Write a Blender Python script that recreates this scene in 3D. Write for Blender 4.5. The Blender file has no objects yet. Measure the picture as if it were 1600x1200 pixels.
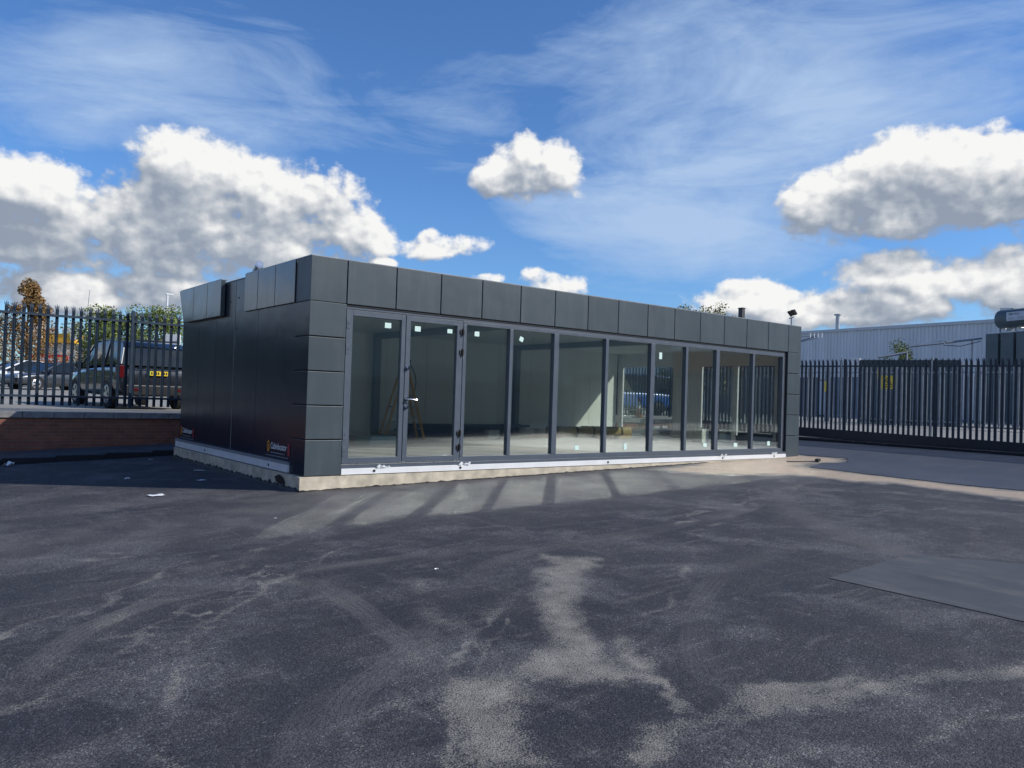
import bpy, math, random
from math import sin, cos, pi, radians, sqrt, atan2
from mathutils import Vector, Matrix, noise as mnoise

random.seed(7)
scene = bpy.context.scene
col = scene.collection

# ------------------------------------------------------------------ helpers
class MB:
    """collects faces; build() links them as one mesh object"""
    def __init__(s):
        s.v = []; s.f = []
    def add(s, vs, fs):
        n = len(s.v); s.v += [tuple(v) for v in vs]; s.f += [tuple(i + n for i in f) for f in fs]
        return s
    def box(s, x0, x1, y0, y1, z0, z1):
        vs = [(x0,y0,z0),(x1,y0,z0),(x1,y1,z0),(x0,y1,z0),(x0,y0,z1),(x1,y0,z1),(x1,y1,z1),(x0,y1,z1)]
        return s.add(vs, [(0,3,2,1),(4,5,6,7),(0,1,5,4),(1,2,6,5),(2,3,7,6),(3,0,4,7)])
    def bar(s, a, b, w, h, up=(0,0,1)):
        a = Vector(a); b = Vector(b); d = (b-a).normalized(); up = Vector(up)
        if abs(d.dot(up)) > .99: up = Vector((0,1,0))
        r = d.cross(up).normalized(); u = r.cross(d)
        vs = []
        for p in (a, b):
            for (i, j) in ((-1,-1),(1,-1),(1,1),(-1,1)):
                vs.append(p + r*i*w/2 + u*j*h/2)
        return s.add(vs, [(0,1,2,3),(7,6,5,4),(0,4,5,1),(1,5,6,2),(2,6,7,3),(3,7,4,0)])
    def tube(s, pts, r, n=10, cap=True):
        pts = [Vector(p) for p in pts]; rs = r if isinstance(r, (list,tuple)) else [r]*len(pts)
        rings = []
        for i, p in enumerate(pts):
            d = (pts[min(i+1,len(pts)-1)] - pts[max(i-1,0)]).normalized()
            a = Vector((0,0,1)) if abs(d.z) < .9 else Vector((1,0,0))
            u = d.cross(a).normalized(); w = d.cross(u)
            rings.append([p + (u*cos(2*pi*k/n) + w*sin(2*pi*k/n))*rs[i] for k in range(n)])
        vs = [q for R in rings for q in R]; fs = []
        for i in range(len(pts)-1):
            for k in range(n):
                fs.append((i*n+k, i*n+(k+1)%n, (i+1)*n+(k+1)%n, (i+1)*n+k))
        if cap:
            fs.append(tuple(range(n))[::-1]); fs.append(tuple(range((len(pts)-1)*n, len(pts)*n)))
        return s.add(vs, fs)
    def prism(s, poly, ax, a, b):
        """poly: 2D list, extruded along axis ax from a to b"""
        def P(p, t):
            if ax == 'x': return (t, p[0], p[1])
            if ax == 'y': return (p[0], t, p[1])
            return (p[0], p[1], t)
        n = len(poly); vs = [P(p, a) for p in poly] + [P(p, b) for p in poly]
        fs = [tuple(range(n))[::-1], tuple(range(n, 2*n))] + [(i,(i+1)%n,n+(i+1)%n,n+i) for i in range(n)]
        return s.add(vs, fs)
    def xf(s, M):
        s.v = [tuple(M @ Vector(v)) for v in s.v]; return s
    def mesh(s, name, m, smooth=False):
        me = bpy.data.meshes.new(name); me.from_pydata(s.v, [], s.f); me.validate()
        for mm in (m if isinstance(m, (list, tuple)) else [m]): me.materials.append(mm)
        import bmesh
        bm = bmesh.new(); bm.from_mesh(me); bmesh.ops.recalc_face_normals(bm, faces=bm.faces[:]); bm.to_mesh(me); bm.free()
        if smooth:
            me.shade_smooth()
            try: me.set_sharp_from_angle(angle=radians(35))
            except Exception: pass
        return me
    def build(s, name, m, parent=None, smooth=False, bevel=0, seg=2):
        o = bpy.data.objects.new(name, s.mesh(name, m, smooth)); col.objects.link(o)
        if parent: o.parent = parent
        if bevel:
            b = o.modifiers.new('bevel', 'BEVEL'); b.width = bevel; b.segments = seg; b.limit_method = 'ANGLE'; b.angle_limit = radians(40)
        return o

def tag(o, label=None, cat=None, group=None, kind=None):
    if label: o['label'] = label
    if cat: o['category'] = cat
    if group: o['group'] = group
    if kind: o['kind'] = kind
    return o
def thing(name, loc=(0,0,0), rz=0, label=None, cat=None, group=None):
    o = bpy.data.objects.new(name, None); col.objects.link(o); o.location = loc; o.rotation_euler.z = rz
    o.empty_display_size = .3
    return tag(o, label, cat, group)
def copy_tree(o, parent=None):
    c = o.copy(); col.objects.link(c); c.parent = parent
    for ch in list(o.children): copy_tree(ch, c)
    return c
def text_obj(name, body, size, mat, parent, M, extrude=.001, xs=1.0):
    cu = bpy.data.curves.new('text', 'FONT'); cu.body = body; cu.size = size; cu.extrude = extrude; cu.offset = size*.012
    to = bpy.data.objects.new('text_tmp', cu); col.objects.link(to)
    bpy.context.view_layer.update()
    me = bpy.data.meshes.new_from_object(to.evaluated_get(bpy.context.evaluated_depsgraph_get()))
    bpy.data.objects.remove(to)
    me.transform(M @ Matrix.Diagonal((xs,1,1,1))); me.materials.clear(); me.materials.append(mat)
    o = bpy.data.objects.new(name, me); col.objects.link(o); o.parent = parent
    return o

# ------------------------------------------------------------------ materials
def nt(name):
    m = bpy.data.materials.new(name); m.use_nodes = True; t = m.node_tree
    return m, t, t.nodes['Principled BSDF']
def N(t, typ, **kw):
    n = t.nodes.new(typ)
    for k, v in kw.items():
        if k in ('inputs',):
            for kk, vv in v.items(): n.inputs[kk].default_value = vv
        else: setattr(n, k, v)
    return n
def L(t, a, b): t.links.new(a, b)
def ramp(t, fac, stops):
    r = N(t, 'ShaderNodeValToRGB'); L(t, fac, r.inputs[0]); e = r.color_ramp.elements
    while len(e) < len(stops): e.new(.5)
    for i, (p, c) in enumerate(stops):
        e[i].position = p; e[i].color = (c, c, c, 1) if not isinstance(c, (tuple, list)) else (*c, 1)
    return r.outputs[0]
def mixc(t, fac, a, b, mode='MIX'):
    n = N(t, 'ShaderNodeMix', data_type='RGBA', blend_type=mode)
    for s, v in ((0, fac), (6, a), (7, b)):
        if hasattr(v, 'links') or hasattr(v, 'is_linked'): L(t, v, n.inputs[s])
        elif s == 0: n.inputs[0].default_value = v
        else: n.inputs[s].default_value = (*v, 1)
    return n.outputs[2]
def mth(t, op, a, b=0.0, c=None, clamp=False):
    n = N(t, 'ShaderNodeMath', operation=op); n.use_clamp = clamp
    for i, v in enumerate((a, b) if c is None else (a, b, c)):
        if hasattr(v, 'is_linked'): L(t, v, n.inputs[i])
        else: n.inputs[i].default_value = v
    return n.outputs[0]
def noisen(t, vec, scale, detail=4, rough=.55, out=0, dist=0):
    n = N(t, 'ShaderNodeTexNoise'); n.inputs['Scale'].default_value = scale; n.inputs['Detail'].default_value = detail
    n.inputs['Roughness'].default_value = rough; n.inputs['Distortion'].default_value = dist
    if vec is not None: L(t, vec, n.inputs['Vector'])
    return n.outputs[out]
def objco(t, scale=(1,1,1)):
    g = N(t, 'ShaderNodeNewGeometry')
    m = N(t, 'ShaderNodeMapping'); m.inputs['Scale'].default_value = scale; L(t, g.outputs['Position'], m.inputs[0])
    return m.outputs[0]
def bump(t, h, strength=.3, dist=.01):
    b = N(t, 'ShaderNodeBump'); b.inputs['Strength'].default_value = strength; b.inputs['Distance'].default_value = dist
    L(t, h, b.inputs['Height']); return b.outputs[0]

def simple(name, c, rough=.5, metal=0, var=.15, vscale=3, spec=None, bmp=0, bscale=60, coat=0):
    m, t, p = nt(name); co = objco(t)
    n = noisen(t, co, vscale, 5)
    lo = tuple(x*(1-var) for x in c); hi = tuple(min(1, x*(1+var)) for x in c)
    L(t, ramp(t, n, [(.3, lo), (.7, hi)]), p.inputs['Base Color'])
    p.inputs['Metallic'].default_value = metal
    L(t, ramp(t, noisen(t, co, vscale*2.3, 4), [(.3, max(0, rough-.07)), (.7, min(1, rough+.07))]), p.inputs['Roughness'])
    if spec is not None: p.inputs['Specular IOR Level'].default_value = spec
    if coat: p.inputs['Coat Weight'].default_value = coat; p.inputs['Coat Roughness'].default_value = .05
    if bmp: L(t, bump(t, noisen(t, co, bscale, 4), bmp, .004), p.inputs['Normal'])
    return m

def cladding(name, c, rough, dustf=.10, spec=.5):
    m, t, p = nt(name); co = objco(t); p.inputs['Specular IOR Level'].default_value = spec
    n = noisen(t, co, .7, 3); n2 = noisen(t, objco(t, (3, 3, .35)), 2.2, 5, .6)
    base = mixc(t, ramp(t, n, [(.35, 0.0), (.7, 1.0)]), tuple(x*.9 for x in c), tuple(x*1.08 for x in c))
    dust = mixc(t, mth(t, 'MULTIPLY', ramp(t, n2, [(.5, 0.0), (.85, 1.0)]), dustf), base, (.22, .22, .21))
    oi = N(t, 'ShaderNodeObjectInfo'); v = mth(t, 'ADD', .93, mth(t, 'MULTIPLY', oi.outputs['Random'], .14)); cc = N(t, 'ShaderNodeCombineColor')
    for q in range(3): L(t, v, cc.inputs[q])
    dust = mixc(t, 1.0, dust, cc.outputs[0], 'MULTIPLY')
    L(t, dust, p.inputs['Base Color'])
    L(t, mth(t, 'ADD', mth(t, 'MULTIPLY', n2, .14), rough-.07), p.inputs['Roughness'])
    L(t, bump(t, noisen(t, objco(t), 1.6, 2), .25, .03), p.inputs['Normal'])
    return m
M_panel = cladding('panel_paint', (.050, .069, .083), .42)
M_wall_cornershade = cladding('wall_paint_and_corner_shade', (.008, .018, .036), .24, .010, .36)  # near-black wall paint; doubles as painted shade on the corner panels' left sides
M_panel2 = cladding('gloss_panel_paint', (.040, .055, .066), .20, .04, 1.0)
M_frame = simple('window_frame_paint', (.075, .095, .125), .42, var=.08)
M_fdark = simple('dark_gap', (.008, .010, .013), .6)
M_white = simple('white_trim', (.74, .75, .76), .4, var=.05)
M_trimg = simple('grey_drip_trim', (.30, .33, .36), .35, metal=.3, var=.08)
M_alu = simple('bare_aluminium', (.62, .63, .64), .3, metal=.9, var=.08)
M_intw = simple('interior_lining', (.80, .82, .78), .55, var=.05, vscale=1)
M_ceil = simple('ceiling_lining', (.66, .69, .66), .6, var=.05, vscale=1)
M_post = simple('interior_post_paint', (.20, .23, .23), .5, var=.08)
M_ifloor = simple('interior_floor_board', (.46, .43, .42), .6, var=.25, vscale=2.2)
M_stick = simple('pale_sticker', (.62, .80, .74), .5, var=.04)
M_black = simple('black_plastic', (.012, .012, .014), .45)
M_rubber = simple('tyre_rubber', (.018, .018, .019), .75)
M_chrome = simple('chrome', (.75, .75, .76), .12, metal=1, var=.03)
M_fence = simple('dark_blue_fence_paint', (.026, .042, .066), .38, var=.2, vscale=6)
M_gate = simple('gate_beam_paint', (.012, .019, .034), .4, var=.2, vscale=2)
M_galv = simple('galvanised_steel', (.34, .37, .40), .45, metal=.45, var=.18, vscale=4)
M_cope = simple('coping_concrete', (.20, .20, .20), .85, var=.3, vscale=7, bmp=.3, bscale=40)
M_kerb = simple('kerb_concrete', (.13, .135, .145), .85, var=.3, vscale=5, bmp=.3, bscale=40)
M_kerbd = simple('tarred_kerb_face', (.012, .013, .018), .8, var=.2, vscale=5)
M_yellow = simple('yellow_sign', (.75, .56, .05), .45, var=.05)
M_orange = simple('orange_plastic', (.80, .17, .03), .45, var=.08)
M_red = simple('red_vinyl', (.62, .02, .03), .4, var=.05)
M_wvinyl = simple('white_vinyl', (.80, .80, .80), .4, var=.03)
M_logoor = simple('orange_vinyl', (.70, .28, .03), .4, var=.05)
M_logored = simple('dull_red_vinyl', (.30, .03, .05), .4, var=.05)
M_trans = simple('transformer_paint', (.085, .12, .14), .5, var=.15, vscale=1.5)
M_steelg = simple('grey_ducting', (.22, .25, .29), .45, metal=.4, var=.15)
M_rope = simple('tan_roll_wrap', (.46, .36, .18), .75, var=.2, vscale=8, bmp=.4, bscale=14)
M_rolle = simple('roll_end_felt', (.20, .18, .14), .9, var=.2, vscale=20)
M_wood = simple('pale_timber', (.48, .36, .20), .7, var=.2, vscale=10)
M_navy = simple('navy_flashing_metal', (.02, .035, .055), .4, var=.2)
M_box = simple('cream_packaging', (.62, .64, .60), .7, var=.1)
M_teal = simple('pale_blue_board', (.42, .60, .62), .7, var=.08)
M_ladder = simple('yellow_fibreglass', (.75, .42, .06), .5, var=.15, vscale=5)
M_brickw = None
M_whp = simple('rooflight_white', (.6, .62, .64), .6)
M_hose = simple('red_hose_rubber', (.32, .04, .03), .6)
M_film = simple('crumpled_plastic_film', (.75, .77, .78), .2, var=.1)
M_paper = simple('white_scrap_paper', (.80, .82, .84), .6, var=.05)
M_canopyy = simple('amber_canopy', (.80, .42, .03), .5, var=.05)
M_brown = simple('rusty_brown_panel', (.20, .08, .045), .7, var=.2)

def brick(name, c1, c2, mort, sc=1.0, axis='xz'):
    m, t, p = nt(name); g = N(t, 'ShaderNodeNewGeometry')
    sp = N(t, 'ShaderNodeSeparateXYZ'); L(t, g.outputs['Position'], sp.inputs[0])
    cb = N(t, 'ShaderNodeCombineXYZ')
    L(t, mth(t, 'ADD', sp.outputs[0], sp.outputs[1]), cb.inputs[0]); L(t, sp.outputs[2], cb.inputs[1])
    b = N(t, 'ShaderNodeTexBrick'); L(t, cb.outputs[0], b.inputs['Vector'])
    b.inputs['Scale'].default_value = sc; b.inputs['Brick Width'].default_value = .225; b.inputs['Row Height'].default_value = .075
    b.inputs['Mortar Size'].default_value = .006; b.inputs['Mortar Smooth'].default_value = .2
    b.inputs['Color1'].default_value = (*c1, 1); b.inputs['Color2'].default_value = (*c2, 1); b.inputs['Mortar'].default_value = (*mort, 1)
    n = noisen(t, g.outputs['Position'], 5, 5)
    L(t, mixc(t, .55, b.outputs['Color'], ramp(t, n, [(.3, .55), (.7, 1.0)]), 'MULTIPLY'), p.inputs['Base Color'])
    p.inputs['Roughness'].default_value = .85
    L(t, bump(t, mth(t, 'SUBTRACT', 1.0, b.outputs['Fac']), .6, .006), p.inputs['Normal'])
    return m
M_brick = brick('red_brick', (.31, .115, .065), (.23, .085, .05), (.20, .17, .15))

def corrugated(name, c, rough=.4, metal=.2):
    m, t, p = nt(name); g = N(t, 'ShaderNodeNewGeometry')
    n = noisen(t, objco(t, (1, 1, .15)), .8, 5, .6)
    L(t, ramp(t, n, [(.3, tuple(x*.88 for x in c)), (.7, tuple(x*1.08 for x in c))]), p.inputs['Base Color'])
    p.inputs['Roughness'].default_value = rough; p.inputs['Metallic'].default_value = metal
    return m
M_shed = corrugated('grey_sheet_cladding', (.66, .70, .74), .5, .0)
M_shedtrim = simple('shed_gutter', (.55, .58, .62), .5, var=.06)

# glass: clear float glass seen as thin sheets, so sunlight passes straight through
def glassmat(name, tint, extra=1.0):
    m = bpy.data.materials.new(name); m.use_nodes = True; t = m.node_tree; t.nodes.clear()
    o = N(t, 'ShaderNodeOutputMaterial'); mx = N(t, 'ShaderNodeMixShader'); tr = N(t, 'ShaderNodeBsdfTransparent'); gl = N(t, 'ShaderNodeBsdfGlossy')
    tr.inputs[0].default_value = (*tint, 1); gl.inputs['Roughness'].default_value = 0.045; gl.inputs[0].default_value = (.95, 1, .98, 1)
    lw = N(t, 'ShaderNodeLayerWeight')   # Schlick reflectance of a pane, the same from both sides
    fr = mth(t, 'ADD', .15, mth(t, 'MULTIPLY', mth(t, 'POWER', lw.outputs['Facing'], 5.0), .85)); lw.inputs[0].default_value = .5
    L(t, mth(t, 'MULTIPLY', fr, extra, clamp=True), mx.inputs[0])
    L(t, tr.outputs[0], mx.inputs[1]); L(t, gl.outputs[0], mx.inputs[2]); L(t, mx.outputs[0], o.inputs[0])
    return m
M_glass = glassmat('window_glass', (.96, .99, .965), 1.7)
M_glass2 = glassmat('side_window_glass', (.95, .985, .96), .45)

def carpaint(name, c, rough=.25, metal=.0):
    m, t, p = nt(name); co = objco(t)
    L(t, ramp(t, noisen(t, co, 2, 3), [(.3, tuple(x*.93 for x in c)), (.7, c)]), p.inputs['Base Color'])
    p.inputs['Roughness'].default_value = rough; p.inputs['Metallic'].default_value = metal
    p.inputs['Coat Weight'].default_value = 1; p.inputs['Coat Roughness'].default_value = .03
    return m
M_carblack = carpaint('black_car_paint', (.012, .015, .022), .3, .2)
M_carwhite = carpaint('white_car_paint', (.72, .73, .74))
M_carsilver = carpaint('silver_car_paint', (.42, .44, .46), .3, .6)
M_carblue = carpaint('blue_van_paint', (.03, .12, .42), .3)
M_cardark = carpaint('charcoal_car_paint', (.05, .055, .065), .3, .4)
M_carglass = simple('dark_car_glass', (.012, .016, .020), .06, var=.02)
M_tail = simple('red_tail_lamp', (.09, .008, .010), .15, var=.02)
M_headl = simple('clear_lamp', (.6, .62, .65), .1, var=.02)
M_plate = simple('yellow_plate', (.80, .58, .03), .4, var=.02)
M_green = simple('green_strip', (.02, .30, .08), .4)

# ------------------------------------------------------------------ terrain
def hz(x, y):
    z = .04*x if x < 0 else .019*x
    z = max(z, -.32)
    if x > 13.3: z = .253 + (min(x, 18.6)-13.3)*.032
    if x > 19.6: z = .423 + min(1, (x-19.6)/5)*.41
    return z
def terr(x, y):
    z = hz(x, y)
    z += .008*mnoise.noise(Vector((x*.35, y*.35, 3.1))) if -12 < x < 19 and -14 < y < 9 else 0
    return z

# outlines of the dust and mud marks and the brightened apron, in metres on the yard
POLY = {
 'band': [(7.2,-.55),(7.6,-1.5),(8.1,-2.0),(9.0,-2.35),(9.0,-3.4),(9.3,-4.4),(9.15,-5.4),(8.88,-6.55),(8.9,-8.2),(9.9,-8.3),(10.19,-6.11),(10.08,-5.46),(10.18,-4.43),(10.3,-3.66),(10.55,-2.46),(10.56,-1.72),(11.9,-1.35),(12.73,-1.5),(13.67,-1.0),(13.5,.2),(12.31,.2),(9.9,.1)],
 'st1': [(.1,-5.46),(.39,-5.79),(-.23,-6.34),(-.88,-6.88),(-1.07,-7.31),(-1.46,-7.77),(-1.72,-8.01),(-1.93,-7.9),(-2.01,-7.54),(-1.61,-7.37),(-1.17,-6.86),(-.85,-6.36),(-.46,-6.02)],
 'st1b': [(-1.54,-7.84),(-1.06,-7.65),(-1.38,-7.97),(-1.64,-8.01)],
 'st2': [(-2.69,-7.83),(-2.32,-7.48),(-2.01,-7.54),(-2.02,-7.84),(-2.34,-7.91),(-2.5,-8.16),(-2.6,-8.56),(-2.98,-8.33)],
}
LINES = [ # points, width, strength
 ([(-1.96,-7.83),(-1.63,-7.9),(-1.5,-8.13),(-1.64,-8.51),(-1.63,-8.67)], .05, .8),
 ([(-2.25,-8.76),(-1.76,-8.65),(-1.27,-8.76),(-.97,-8.94),(-.31,-9.07),(.43,-9.37)], .11, .75),
 ([(-1.9,-8.62),(-1.3,-8.66),(-.95,-8.78),(-.5,-8.86)], .10, .7),
 ([(-.62,-8.82),(-.58,-9.09),(-.56,-9.21)], .09, .5),
 ([(-.63,-7.28),(-.16,-7.24),(.98,-6.45),(2.2,-5.6)], .06, .35),
 ([(-1.36,-5.32),(-1.83,-6.53),(-1.89,-7.14),(-2.01,-7.72)], .13, .38),
 ([(-3.25,-8.04),(-2.95,-7.72),(-2.52,-7.32),(-1.9,-6.6)], .10, .30),
 ([(-4.38,-6.08),(-3.9,-5.4),(-2.82,-4.17),(-1.93,-3.6)], .13, .30),
 ([(7.18,-3.54),(5.0,-4.5),(2.44,-5.47),(.08,-5.85),(-2.02,-6.89)], .12, .26),
 ([(9.33,-2.47),(7.7,-3.1),(6.27,-3.94),(4.32,-5.62),(3.53,-6.64)], .28, .42),
 ([(7.9,-3.0),(7.3,-3.9),(8.01,-4.99),(8.23,-6.76)], .22, .34),
 ([(3.61,-4.56),(6.05,-4.05),(8.01,-3.2)], .16, .30),
 ([(-2.82,-4.17),(-1.23,-2.92),(-.51,-2.74)], .12, .25),
 ([(-2.18,-4.67),(-2.21,-6.03),(-2.38,-7.43)], .10, .25),
 ([(-1.97,-9.06),(-1.64,-9.17),(-1.07,-9.38),(-.4,-9.64)], .08, .35),
 ([(-3.67,-2.58),(-3.28,-2.71)], .07, .55), ([(-3.5,-2.95),(-3.0,-3.1)], .05, .45),
 ([(-3.8,-5.48),(-3.51,-5.55)], .05, .40), ([(-3.75,-6.1),(-3.33,-6.3)], .05, .38),
 ([(-6.5,-1.0),(-3.5,-.2),(-1.2,.9)], .5, .30), ([(-5.5,-3.3),(-2.5,-1.9),(-.4,-.7)], .35, .22),
 ([(8.5,-.9),(6.0,-1.3),(3.4,-1.5),(1.2,-1.5),(-.2,-1.4)], 1.5, .80), ([(9,-1.6),(7,-2.0),(5.0,-2.6)], .5, .5), ([(-9,-2.5),(-5,-1.6),(-2,-1.6),(-.6,-1.8)], 1.0, .42),  # wide first strip: soft dust, paled further to boost the mirrored sunlight
 ([(-3.1,-8.5),(-2.75,-7.9),(-2.3,-7.35),(-1.6,-6.7)], .035, .5), ([(-2.95,-8.6),(-2.6,-8.0),(-2.15,-7.42),(-1.5,-6.8)], .035, .5),
 ([(-3.4,-8.7),(-3.9,-7.4),(-3.2,-5.6),(-1.2,-3.9)], .05, .42), ([(-5.5,-6.3),(-4.2,-5.0),(-2.6,-3.6)], .06, .45), ([(-5.0,-7.0),(-3.9,-5.9),(-2.3,-4.3)], .05, .40),
 ([(2.6,-5.0),(4.5,-4.1),(6.9,-3.3)], .06, .4), ([(0.4,-3.9),(2.6,-4.6),(5.2,-4.3)], .07, .35),
 ([(1.2,-8.9),(3.2,-7.9),(5.5,-7.2)], .14, .22),
]
for k_ in range(9):
    x_ = -4.05+.10*k_; y_ = -6.25+.11*k_
    LINES.append(([(x_, y_+.16), (x_+.13, y_+.02), (x_+.20, y_+.06), (x_+.36, y_-.10)], .024, .55))
for k_ in range(8):
    x_ = -2.95+.11*k_; y_ = -5.0+.10*k_
    LINES.append(([(x_, y_+.13), (x_+.12, y_+.0), (x_+.19, y_+.04), (x_+.32, y_-.10)], .024, .45))
TYRE = [ # centre line, track width, strength
 ([(-3.38,-7.93),(-2.93,-7.34),(-2.54,-7.06),(-2.28,-6.84),(-1.7,-6.3)], .20, .75), ([(-3.75,-8.3),(-3.3,-7.5),(-2.8,-7.1)], .16, .55),
 ([(-2.9,-4.4),(-2.4,-4.76),(-2.09,-5.13),(-2.12,-5.8),(-2.21,-6.4),(-2.3,-6.97),(-2.44,-7.62)], .20, .70),
 ([(-4.6,-6.4),(-4.38,-6.13),(-3.86,-5.27),(-3.24,-4.81),(-2.34,-4.68),(-1.48,-4.62),(0,-4.9)], .20, .65),
 ([(-4.9,-5.4),(-4.2,-4.4),(-3.3,-4.0),(-1.8,-3.8)], .20, .45),
 ([(8.6,-2.6),(7.03,-3.45),(4.72,-4.59),(3.2,-4.95),(1.82,-5.06),(-.22,-5.29),(-1.4,-6.0)], .22, .60),
 ([(8.9,-2.2),(8.4,-3.0),(6.01,-4.22),(4.32,-5.62),(3.41,-6.77),(2.9,-8.2)], .30, .70),
 ([(-.9,-4.3),(-.54,-4.69),(.7,-5.2),(1.9,-5.2),(3.18,-4.89),(6.05,-4.25),(8.2,-4.3)], .22, .50),
 ([(-1.6,-8.9),(-.9,-8.0),(.2,-7.2),(1.6,-6.7),(3.0,-6.6)], .20, .40),
]
TB = [(min(p[0] for p in l)-w, max(p[0] for p in l)+w, min(p[1] for p in l)-w, max(p[1] for p in l)+w) for l, w, s in TYRE]
def catmull(l):
    P = [l[0]]+l+[l[-1]]; out = []
    for i in range(1, len(P)-2):
        for q in range(5):
            t_ = q/5; a, b, c, d = P[i-1], P[i], P[i+1], P[i+2]
            out.append(tuple(.5*((2*b[k])+(-a[k]+c[k])*t_+(2*a[k]-5*b[k]+4*c[k]-d[k])*t_*t_+(-a[k]+3*b[k]-3*c[k]+d[k])*t_**3) for k in (0, 1)))
    out.append(l[-1]); return out
TYRE = [(catmull(l), w, s) for l, w, s in TYRE]
def tyre_at(x, y):
    v = 0
    x += .03*mnoise.noise(Vector((x*1.5, y*1.5, 31))); y += .03*mnoise.noise(Vector((x*1.5, y*1.5, 37)))
    for (l, w, st), b in zip(TYRE, TB):
        if not (b[0] < x < b[1] and b[2] < y < b[3]): continue
        e = min(seg_d(x, y, l[i], l[i+1]) for i in range(len(l)-1)); h_ = w/2
        if e > h_*1.25: continue
        edge = max(0, min(1, (h_*1.25-e)/(h_*.45)))
        edge *= min(1, min(sqrt((x-q[0])**2+(y-q[1])**2) for q in (l[0], l[-1]))/.9)
        rib = .62+.38*cos(2*pi*e/(w*.22))
        v = max(v, st*edge*rib*(.45+1.1*max(0, mnoise.noise(Vector((x*1.1, y*1.1, 41)))+.3)))
    return v
def seg_d(px, py, a, b):
    vx, vy = b[0]-a[0], b[1]-a[1]; wx, wy = px-a[0], py-a[1]
    l2 = vx*vx+vy*vy; s = max(0, min(1, (wx*vx+wy*vy)/l2)) if l2 else 0
    return sqrt((wx-s*vx)**2+(wy-s*vy)**2)
def inside(px, py, poly):
    c = False; n = len(poly); j = n-1
    for i in range(n):
        if (poly[i][1] > py) != (poly[j][1] > py) and px < (poly[j][0]-poly[i][0])*(py-poly[i][1])/(poly[j][1]-poly[i][1])+poly[i][0]: c = not c
        j = i
    return c
BB = {k: (min(p[0] for p in v)-.5, max(p[0] for p in v)+.5, min(p[1] for p in v)-.5, max(p[1] for p in v)+.5) for k, v in POLY.items()}
LB = [(min(p[0] for p in l)-3*w, max(p[0] for p in l)+3*w, min(p[1] for p in l)-3*w, max(p[1] for p in l)+3*w) for l, w, s in LINES]
def dustat(x, y):
    sc = .15 if y < -5 else .3
    wx = x + sc*mnoise.noise(Vector((x*2.3, y*2.3, 0))) + .05*mnoise.noise(Vector((x*9, y*9, 5)))
    wy = y + sc*mnoise.noise(Vector((x*2.3, y*2.3, 9))) + .05*mnoise.noise(Vector((x*9, y*9, 15)))
    d = 0; hzv = 0
    for k, poly in POLY.items():
        b = BB[k]
        if not (b[0] < wx < b[1] and b[2] < wy < b[3]): continue
        e = min(seg_d(wx, wy, poly[i-1], poly[i]) for i in range(len(poly)))
        s = e if inside(wx, wy, poly) else -e
        soft = .25 if k == 'band' else .13
        v = max(0, min(1, .5 + (s-(0 if k == 'band' else .015))/soft*.5))
        d = max(d, v*(1.9 if k == 'band' else .9 if k != 'st2' else .8))
    for (l, w, st), b in zip(LINES, LB):
        if not (b[0] < wx < b[1] and b[2] < wy < b[3]): continue
        e = min(seg_d(wx, wy, l[i], l[i+1]) for i in range(len(l)-1))
        v = math.exp(-(e/w)**2*1.1)*st*.85*(.55+.9*max(0, mnoise.noise(Vector((x*1.9, y*1.9, 21)))+.35))
        if w >= .27: hzv = max(hzv, v)
        else: d = max(d, v*1.25)
    return d, hzv

def axis_lines(pts):
    out = []
    for i in range(len(pts)-1):
        a, n = pts[i]; b = pts[i+1][0]
        out += [a+(b-a)*k/n for k in range(n)]
    out.append(pts[-1][0]); return out
xs = axis_lines([(-900, 5), (-60, 20), (-12, 30), (-6, 430), (4, 150), (14, 40), (20, 24), (32, 12), (120, 5), (900, 1)])
ys = axis_lines([(-900, 5), (-60, 16), (-14, 20), (-10.4, 270), (-4, 120), (1, 60), (9.0, 1)])
vs = []; at = []; ah = []
for y in ys:
    for x in xs:
        vs.append((x, y, terr(x, y))); dd = dustat(x, y) if -13 < x < 19 and -14 < y < 8 else (0, 0); at.append(dd[0]); ah.append(max(dd[1], tyre_at(x, y)))
nx = len(xs); fs = [(j*nx+i, j*nx+i+1, (j+1)*nx+i+1, (j+1)*nx+i) for j in range(len(ys)-1) for i in range(nx-1)]

m, t, p = nt('old_asphalt'); M_asph = m
co = objco(t)
at_n = N(t, 'ShaderNodeAttribute', attribute_name='dust')
big = noisen(t, co, .35, 5, .6); mid = noisen(t, co, 2.2, 6, .62); fine = noisen(t, co, 55, 3, .6)
streak = noisen(t, objco(t, (.5, 2.6, 1)), 2.4, 7, .66, dist=.6)
vor = N(t, 'ShaderNodeTexVoronoi'); vor.inputs['Scale'].default_value = 105; L(t, co, vor.inputs['Vector'])
vor2 = N(t, 'ShaderNodeTexVoronoi'); vor2.inputs['Scale'].default_value = 150; L(t, co, vor2.inputs['Vector'])
base = mixc(t, ramp(t, big, [(.35, 0.0), (.68, 1.0)]), (.031, .031, .038), (.056, .055, .059))
base = mixc(t, mth(t, 'MULTIPLY', ramp(t, mid, [(.45, 0.0), (.75, 1.0)]), .55), base, (.088, .084, .084))
base = mixc(t, mth(t, 'MULTIPLY', ramp(t, streak, [(.56, 0.0), (.74, 1.0)]), .55), base, (.20, .185, .165))
streak2 = noisen(t, objco(t, (2.9, .55, 1)), 2.0, 7, .68, dist=.9)
base = mixc(t, mth(t, 'MULTIPLY', ramp(t, streak2, [(.57, 0.0), (.76, 1.0)]), .45), base, (.17, .165, .16))
blot = noisen(t, objco(t, (1, 1, 1)), .9, 8, .72, dist=.4)
base = mixc(t, mth(t, 'MULTIPLY', ramp(t, blot, [(.49, 0.0), (.64, 1.0)]), .62), base, (.150, .146, .148))
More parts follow.
